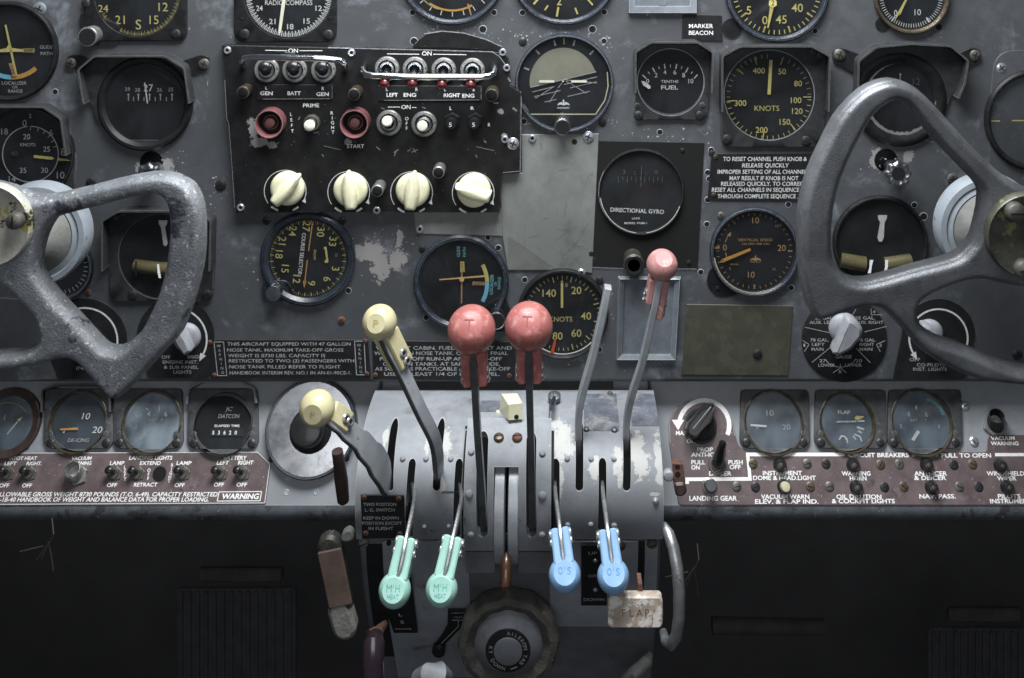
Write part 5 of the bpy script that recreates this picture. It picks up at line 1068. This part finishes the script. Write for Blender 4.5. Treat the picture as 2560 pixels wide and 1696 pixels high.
lever('large red T throttle lever, left of the pair',(1179,825,-.13),60,(-.05,-.8,.58),[(1182,860,-.13),(1187,950,-.13),(1193,1060,-.125),(1203,1200,-.115),(1209,1290,-.104),(1209,1325,-.07)],'red_knob','red_mark',(('T',0,0,.42,.42,.0),),'grey_arm',17,.009,(1,0,0),76,16,23,.018,'throttle levers with red T knobs',edge='dark_steel')
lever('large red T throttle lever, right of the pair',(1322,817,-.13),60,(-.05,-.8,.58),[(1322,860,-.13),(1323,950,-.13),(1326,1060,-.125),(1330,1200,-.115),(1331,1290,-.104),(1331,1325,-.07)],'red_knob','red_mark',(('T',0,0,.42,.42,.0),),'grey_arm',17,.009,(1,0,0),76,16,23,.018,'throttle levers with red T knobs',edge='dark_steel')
lever('small faded pink knob lever at the upper right with one prong broken short',(1655,663,-.09),39,(.1,-.7,.7),[(1650,690,-.09),(1635,770,-.088),(1607,900,-.08),(1580,985,-.072),(1567,1050,-.064),(1565,1105,-.058),(1565,1130,-.04)],'pink_knob','red_mark',(),'grey_arm',17,.0075,(1,0,-.1),92,14,18,.013,'mixture levers',one=True,flat=32)
t=T('control_lever','bare grey metal lever without a knob, beside the pink knob lever','lever',None,1520,720,y=-.078,group='mixture levers'); b=t.p('arm','grey_arm')
rawbar(b,smooth([(1520,718,-.078),(1508,780,-.077),(1482,890,-.073),(1455,985,-.068),(1447,1040,-.064),(1446,1105,-.058),(1446,1130,-.04)]),.0056,.011,(1,0,-.1),.0009); t.done()
for x0,lab,K,p,mt,mk,wd,gr in ((0,'mint green M/H HEAT lever pulled down, left of the pair',(987,1476,-.165),[(992,1450,-.165),(1006,1400,-.161),(1016,1350,-.152),(1029,1290,-.132),(1036,1245,-.108),(1030,1215,-.07)],'mint_knob','mint_mark',(('M',-.27,.12,.38,.34,0),('I',0,.22,.2,.035,0),('H',.26,.12,.38,.28,0),('HEAT',0,-.32,.24,.72,0)),'carburettor heat levers'),
   (0,'mint green M/H HEAT lever pulled down, right of the pair',(1104,1474,-.165),[(1108,1450,-.165),(1121,1400,-.161),(1132,1350,-.152),(1146,1290,-.132),(1154,1245,-.108),(1148,1215,-.07)],'mint_knob','mint_mark',(('M',-.27,.12,.38,.34,0),('I',0,.22,.2,.035,0),('H',.26,.12,.38,.28,0),('HEAT',0,-.32,.24,.72,0)),'carburettor heat levers'),
   (0,'light blue O/S lever pulled down, left of the pair',(1412,1438,-.165),[(1411,1415,-.165),(1405,1370,-.16),(1399,1320,-.15),(1392,1265,-.125),(1388,1232,-.102),(1388,1210,-.07)],'blue_knob','blue_mark',(('O',-.27,.12,.38,.27,0),('I',0,.25,.2,.03,0),('S',.27,.12,.38,.24,0)),'oil shutter levers'),
   (0,'light blue O/S lever pulled down, right of the pair',(1533,1441,-.165),[(1531,1415,-.165),(1525,1370,-.16),(1518,1320,-.15),(1511,1265,-.125),(1507,1232,-.102),(1506,1210,-.07)],'blue_knob','blue_mark',(('O',-.27,.12,.38,.27,0),('I',0,.25,.2,.03,0),('S',.27,.12,.38,.24,0)),'oil shutter levers')):
    lever(lab,K,40,(0,-.84,.52) if mt=='mint_knob' else (0,-.74,.66),p,mt,mk,wd,'bare_steel',9,.006,(1,0,0),88 if mt=='mint_knob' else 74,8,20,.015,gr,flat=43)

# ------------------------------------------------------------ pedestal small things
t=T('cube_knob','small cream cube shaped knob on top of the pedestal','knob',None,1277,1040,y=-.045)
b=t.p('body','ivory')
def hexa(b,pts): b.add([P(*p)-b.T.O for p in pts],[(0,1,2,3),(4,7,6,5),(0,4,5,1),(1,5,6,2),(2,6,7,3),(3,7,4,0)])
hexa(b,[(1272,1051,-.064),(1307,1048,-.062),(1306,1008,-.062),(1271,1012,-.064),(1248,1029,-.048),(1290,1030,-.040),(1293,984,-.042),(1254,985,-.048)])
t.p('pin_hole','ink_black').olathe(P(1291,1042,-.0625),(0,-1,0),[(.0018,-.002),(.0018,.0008)],14); t.done()
t=T('toggle_switch','small steel toggle standing on top of the pedestal','switch',None,1385,1000,y=-.02)
t.p('base','dark_steel').olathe(P(1386,993,-.02),(0,-.3,1),[(.0052,-.002),(.0052,.002),(.003,.003)]); b=t.p('lever','satin_chrome'); b.tube([(1386,992,-.02),(1383,1005,-.035),(1380,1022,-.048)],[5,6,7],16); t.done()
for pts,rs,mt,nm,lab,cat in (
   ([(843,1128,-.12),(848,1160,-.118),(853,1200,-.11),(858,1250,-.10)],[14,15,17,15],'dark_brown','latch_handle','dark brown peg handle at the upper left side of the pedestal','handle'),
   ([(1266,1382,-.10),(1266,1400,-.104),(1265,1430,-.108),(1264,1460,-.11),(1264,1474,-.11)],[5,10,14,15,8],'amber','trim_lever','translucent amber lever tip under the central discs','lever'),
   ([(940,1590,-.12),(935,1610,-.13),(932,1650,-.135),(934,1720,-.135)],[18,27,28,27],'purple_grip','hand_grip','glossy dark purple grip at the bottom left of the pedestal','handle'),
   ([(1660,1310,-.085),(1672,1335,-.092),(1684,1372,-.1),(1693,1420,-.105),(1698,1480,-.108),(1698,1540,-.108),(1692,1590,-.105),(1678,1612,-.1),(1664,1604,-.09),(1658,1580,-.08)],[7,14,15,15,15,15,15,14,12,10],'bare_steel','loop_handle','curved bare metal loop handle on the right side of the pedestal','handle'),
   ([(1052,1700,-.09),(1072,1688,-.1),(1100,1682,-.1),(1118,1690,-.09)],[26,26,24,14],'grey_knob','handle_end','pale grey rounded handle end at the bottom edge under the trim wheel','handle'),
   ([(1560,1705,-.04),(1590,1680,-.05),(1618,1655,-.05),(1622,1640,-.04)],[14,16,15,10],'collar_cloth','cloth_strap','frayed cloth strap at the bottom right of the pedestal','strap')):
    t=T(nm,lab,cat,None,*pts[0][:2],y=pts[0][2]); t.p('b',mt).tube(pts,rs,20); t.done()
t=T('rust_bracket','rusty bracket above the purple grip','bracket',None,940,1585,y=-.1)
b=t.p('plate','rust'); b.tube([(925,1592,-.11),(945,1580,-.105),(962,1560,-.08)],[16,14,8],12); t.done()
HF=Fr((0,-.112,0),(1,0,0),(.0,.1,1),(0,-1,.1))
t=T('brake_handle','brown leather strip handle with pitted grey metal tip, left of the pedestal','handle',HF,840,1465)
def slab(x0,y0,x1,y1,w,n=8):
    a=V((x1-x0,y1-y0)).normalized(); m=V((-a.y,a.x))*w/2; o=[]
    for i in range(n+1): g_=pi*i/n; o.append((x0+m.x*cos(g_)-a.x*w/2*sin(g_),y0+m.y*cos(g_)-a.y*w/2*sin(g_)))
    for i in range(n+1): g_=pi*i/n; o.append((x1-m.x*cos(g_)+a.x*w/2*sin(g_),y1-m.y*cos(g_)+a.y*w/2*sin(g_)))
    return o
t.p('core','knurl').prism(slab(824,1366,850,1520,60),-20,8,7); t.p('metal_tip','cement').prism(slab(850,1528,862,1568,60),-21,11,8)
l=t.p('leather_strip','leather'); l.prism(rpoly([(796,1376),(855,1364),(883,1503),(825,1515)],5),7,13,2); t.done()
t=T('strap_bracket','rusty two hole bracket with a peg at the right side of the pedestal','bracket',HF,1696,1200)
b=t.p('plate','rust'); b.prism(rpoly([(1680,1156),(1707,1158),(1712,1202),(1684,1204)],4),-14,4,1.5); h=t.p('bolt_hole','ink_black'); h.lathe(1693,1166,[(6,4),(6,4.4)],16); h.lathe(1694,1185,[(7,4),(7,4.4)],16)
t.p('peg','dark_brown').prism(rpoly([(1683,1203),(1712,1201),(1717,1226),(1706,1238),(1688,1236)],8),-20,12,5); t.done()
t=T('round_bolt','dull grey bolt head between the pedestal and the brown breaker placard','bolt',HF,1672,1190); t.p('b','grey_knob').lathe(1672,1190,[(13,-12),(14,0),(10,5),(4,6)],24); t.done()
t=T('lever_stub','pale worn stub at the left side of the pedestal above the brake handle','lever',HF,868,1338); t.p('b','collar_cloth').prism(rpoly([(852,1352),(856,1330),(872,1320),(884,1330),(884,1350),(866,1356)],7),-14,4,4); t.done()
# flap handle
FH=Fr((0,-.150,0),(1,0,0),(0,.12,1),(0,-1,.12))
t=T('flap_handle','mottled tan and white block handle engraved FLAP at the lower right of the pedestal','handle',FH,1593,1528)
b=t.p('block','flap_stone'); b.prism(rrect(1520,1488,1656,1566,12),-18,8,2.5); w=t.p('engraving','rust',b)
for i,c in enumerate('FLAP'): w.text(c,1559+i*19.5,1527,17,z=8.5,bold=-.012)
a=t.p('shank','rust'); a.prism([(1597,1470),(1607,1470),(1609,1495),(1595,1495)],-60,-14); t.done()
# trim wheel
WF=Fr((0,-.088,0),(1,0,0),(0,-.05,1),(0,-1,-.05))
t=T('trim_wheel','scalloped dark rubbery aileron trim wheel with grey hub at the bottom of the pedestal','trim wheel',WF,1271,1612)
b=t.p('rim','wheel_rubber'); cx,cy=1271,1612
b.lathe(cx,cy,[(112,-46),(124,-34),(126,-10),(120,4),(106,8),(90,2),(84,-6)],132,wob=.016,lobes=12)
h=t.p('hub','pedestal_dark'); h.lathe(cx,cy,[(88,-6),(80,0),(58,16),(54,18)],60); r=t.p('black_ring','placard_black'); r.lathe(cx,cy,[(57,12),(56,19),(52,20)],60); c=t.p('centre_cap','pedestal_dark'); c.lathe(cx,cy,[(36,19.5),(35,23),(30,24.5)],48)
w=t.p('lettering','ink_grey')
def ringtext(s_,a0,step,r,flip=False):
    for i,ch in enumerate(s_):
        a=rad(a0+step*i); w.text(ch,cx+r*sin(a),cy-r*cos(a),9,z=20.4,rot=-(a0+step*i)+(180 if flip else 0))
ringtext('AILERON TAB',2,13,44); ringtext('RT DOWN',282,-14.5,44,True); w.arc(cx,cy,43,45.5,150,172,20.4,10); t.done()
# rudder pedals, wires
for px_,py_,w_,h_,lab in ((590,1435,150,300,'dark ribbed rudder pedal under the left shelf'),(2450,1535,130,260,'dark ribbed rudder pedal under the right shelf')):
    F=Fr((0,.16,0),(1,0,0),(0,.2,1),(0,-1,.2)); t=T('rudder_pedal',lab,'pedal',F,px_,py_,group='rudder pedals in the dark footwell')
    b=t.p('pad','pedal'); b.prism(rrect(px_-w_,py_+36,px_+w_,py_+h_+60,12),-10,0,3)
    for i in range(14): x=px_-w_+14+i*(2*w_-28)/13; b.prism([(x-4,py_+44),(x+4,py_+44),(x+4,py_+h_+50),(x-4,py_+h_+50)],0,6,1)
    t.p('bar','pedal_bar').prism(rrect(px_-w_*.62,py_-16,px_+w_*.78,py_+18,8),-10,12,5); t.done()
t=T('rudder_bar','faint horizontal bar in the dark right footwell','bar',None,1780,1565,y=.12); t.p('b','pedal_bar').tube([(1780,1564,.12),(1900,1566,.12),(2060,1568,.12)],[20,19,19],16); t.done()
for px_,lab,sg in ((122,'frayed tan wire ends hanging under the left shelf',1),(1735,'frayed wire ends hanging under the right shelf',-1)):
    for k in range(1):
        t=T('frayed_wire',lab,'wire',None,px_,1316,y=-.02,group='wires under the shelf'); b=t.p('b','wire'); y0=1316 if sg>0 else 1380
        for pts in ([(px_+8,y0-20,-.02),(px_+12,y0+20,-.03),(px_,y0+45,-.03),(px_+6,y0+75,-.03),(px_+11,y0+112,-.03)],[(px_,y0+40,-.03),(px_-14,y0+62,-.03),(px_-30,y0+84,-.03)],[(px_,y0+40,-.03),(px_-12,y0+68,-.03),(px_-20,y0+86,-.03)],[(px_-14,y0+50,-.03),(px_-40,y0+56,-.03),(px_-72,y0+64,-.03)]): b.tube(pts,1.9,6)
        t.done()
# ------------------------------------------------------------ control yokes
def refine(o,vox,sm):
    tmp=bpy.data.objects.new('tmp',o.data); COL.objects.link(tmp)
    m=tmp.modifiers.new('r','REMESH'); m.mode='VOXEL'; m.voxel_size=vox; m.use_smooth_shade=True
    s=tmp.modifiers.new('s','SMOOTH'); s.iterations=sm; s.factor=.5
    dg=bpy.context.evaluated_depsgraph_get(); r=bpy.data.meshes.new_from_object(tmp.evaluated_get(dg)); mt=o.data.materials[0]
    o.data=r; r.name=o.name; r.materials.clear(); r.materials.append(mt); r.polygons.foreach_set('use_smooth',[True]*len(r.polygons)); bpy.data.objects.remove(tmp)
def hubdisc(t,x,y,z,r,mt,screws,n=(0,-1,0)):
    s=(D+z)/D*U; c=P(x,y,z); h=t.p('hub_cap',mt); nn=V(n).normalized(); h.olathe(c,nn,[(r*s,-.006),(r*s,.0),(r*s*.97,.0012),(r*s*.93,.0006)],72)
    for sx,sy,sr,an in screws:
        k=t.p('hub_screw','screw_grey',h); q=P(sx,sy,z)+nn*.0008; R=sr*s; k.olathe(q,nn,[(R,0),(R,.003),(R*.85,.0055),(R*.5,.0068)],30)
        g_=t.p('screw_groove','ink_black',h); u=V((cos(rad(an)),0,sin(rad(an)))); v=nn.cross(u); c2=q+nn*.0072-t.O; g_.add([c2+u*R*.7+v*R*.09,c2+u*R*.7-v*R*.09,c2-u*R*.7-v*R*.09,c2-u*R*.7+v*R*.09],[(0,1,2,3)])
def column(lab,x,y,r):
    t=T('yoke_column',lab,'control column',None,x,y,y=-.04); s=(D-.05)/D*U
    c=t.p('collar','collar_white'); c.olathe(P(x,y,-.05),(0,-1,0),[(r*s,-.012),(r*s,.0),(r*s*.96,.003),(r*s*.86,.0035),(r*s*.84,.002),(r*s*.74,.004),(r*s*.72,.001)],64)
    k=t.p('boot','collar_cloth'); k.olathe(P(x,y,-.05),(0,-1,0),[(r*s*.74,-.01),(r*s*.73,.003),(r*s*.5,.012),(r*s*.3,.03),(r*s*.28,.09)],48); t.done()
column('left yoke column with white painted collar and cloth boot',92,588,127); column('right yoke column with white painted collar behind the yoke hub',2476,572,132)
Z=-.2
from mathutils.geometry import tessellate_polygon
def casting(t,nm,mt,outer,holes,layers):
    """flat casting: stacked outlines of growing thickness, fused and rounded afterwards"""
    b=t.p(nm,mt)
    def sm(pts,k=2):
        n=len(pts); o=[]
        for i in range(n):
            p0,p1,p2,p3=[V(pts[(i+j)%n]) for j in (-1,0,1,2)]
            for j in range(k):
                u=j/k; o.append(tuple(.5*((2*p1)+(p2-p0)*u+(2*p0-5*p1+4*p2-p3)*u*u+(3*p1-p0-3*p2+p3)*u**3)))
        return o
    outer=sm(outer); holes=[sm(h) for h in holes]
    for d,hz in layers:
        loops=[inset(outer,d)]+[inset(h,-d) for h in holes]
        flat=[p for l in loops for p in l]; tris=tessellate_polygon([[V((x,y,0)) for x,y in l] for l in loops])
        w=[P(x,y,Z)-t.O for x,y in flat]; n=len(flat)
        vs=[p+V((0,-hz,0)) for p in w]+[p+V((0,hz,0)) for p in w]; fs=[tuple(q) for q in tris]+[tuple(n+i for i in q)[::-1] for q in tris]; k=0
        for l in loops:
            m=len(l); fs+=[(k+i,k+(i+1)%m,n+k+(i+1)%m,n+k+i) for i in range(m)]; k+=m
        b.add(vs,fs)
    return b
t=T('control_yoke','worn pitted grey cast metal control yoke on the left, triangular grip','control yoke',None,0,560,y=Z)
b=casting(t,'casting','cast_alu',
 [(-140,440),(-60,446),(0,455),(50,470),(95,487),(130,485),(170,478),(230,464),(300,446),(370,432),(410,430),(450,438),(485,460),(505,495),(513,540),(514,600),(511,650),(501,700),(481,770),(456,832),(422,868),(378,918),(338,960),(306,987),(287,988),(268,970),(232,930),(203,899),(176,888),(148,891),(108,904),(50,913),(0,917),(-140,917)],
 [[(147,543),(130,565),(116,597),(108,630),(104,662),(111,684),(130,713),(162,751),(190,780),(216,808),(243,838),(257,853),(272,864),(297,867),(319,859),(338,843),(360,820),(384,775),(406,721),(422,657),(430,586),(430,538),(422,502),(406,484),(384,480),(324,492),(243,513),(189,527),(162,535)],
  [(-140,690),(-60,690),(0,698),(27,713),(62,748),(89,777),(102,803),(107,830),(103,848),(89,862),(62,872),(0,876),(-140,876)]],((1,.0055),(6,.0085),(12,.0105)))
hubdisc(t,-27,564,-.216,103,'hub_plate',((44,548,22,85),)); t.done(); refine(b.ob,.0011,11)
t=T('control_yoke','smooth grey cast metal control yoke on the right, open triangular grip','control yoke',None,2560,590,y=Z)
b=casting(t,'casting','cast_dark',
 [(2700,505),(2620,485),(2560,467),(2515,441),(2477,412),(2407,343),(2334,262),(2285,216),(2245,199),(2209,196),(2163,212),(2123,243),(2082,292),(2050,354),(2028,400),(2009,451),(1994,519),(1991,586),(1994,654),(2001,708),(2015,762),(2034,790),(2052,793),(2096,778),(2150,762),(2190,762),(2212,778),(2244,811),(2274,846),(2299,872),(2353,905),(2407,930),(2461,945),(2560,956),(2700,960),(2700,926),(2560,914),(2501,902),(2447,878),(2393,856),(2339,838),(2308,818),(2293,797),(2288,775),(2296,748),(2326,727),(2380,705),(2434,692),(2490,702),(2560,714),(2700,730)],
 [[(2234,249),(2204,262),(2177,287),(2155,325),(2130,370),(2108,420),(2093,460),(2080,520),(2075,586),(2078,635),(2088,662),(2109,684),(2136,694),(2163,694),(2217,681),(2271,665),(2326,651),(2380,635),(2407,613),(2423,592),(2433,559),(2442,519),(2445,483),(2439,465),(2426,448),(2380,400),(2326,343),(2285,292),(2262,264)]],((1,.0055),(7,.009),(14,.011)))
hubdisc(t,2572,590,-.217,105,'hub_plate_dark',((2533,527,25,0),(2556,668,25,5))); t.done(); refine(b.ob,.0011,12)
WORLD=.07; EXPO=0
LIGHTS=[('windscreen_light',(0.02,-.27,.82),(0,-.14,-.2),.52,.32,17.6,(.95,.98,1.0)),
        ('cabin_fill',(.0,-1.4,.45),(0,0,-.16),.8,.5,3.7,(.96,.98,1.0))]  # weak fill lamp added on the camera side to brighten front-facing surfaces
# ------------------------------------------------------------ world, light, camera
w=bpy.data.worlds.new('World'); S.world=w; w.use_nodes=True
bg=w.node_tree.nodes['Background']; bg.inputs[0].default_value=(.82,.92,1.08,1); bg.inputs[1].default_value=WORLD
def area(name,loc,look,sx,sy,e,col=(1,1,1)):
    l=bpy.data.lights.new(name,'AREA'); l.shape='RECTANGLE'; l.size=sx; l.size_y=sy; l.energy=e; l.color=col
    o=bpy.data.objects.new(name,l); COL.objects.link(o); o.location=loc; d=V(look)-V(loc); o.rotation_euler=d.to_track_quat('-Z','Y').to_euler(); return o
for a in LIGHTS: area(*a)
c=bpy.data.cameras.new('camera'); co=bpy.data.objects.new('camera',c); COL.objects.link(co); co.location=CAM; co.rotation_euler=(rad(90),0,0)
c.sensor_width=36; Wd=2560*U; c.lens=36*D/Wd; c.shift_x=(0-CAM.x)/Wd; c.shift_y=(0-CAM.z)/Wd; c.clip_start=.02; c.clip_end=50
c.dof.use_dof=True; c.dof.focus_distance=.86; c.dof.aperture_fstop=9
S.camera=co
S.render.engine='CYCLES'
S.view_settings.view_transform='Standard'; S.view_settings.look='None'; S.view_settings.exposure=EXPO; S.view_settings.gamma=1
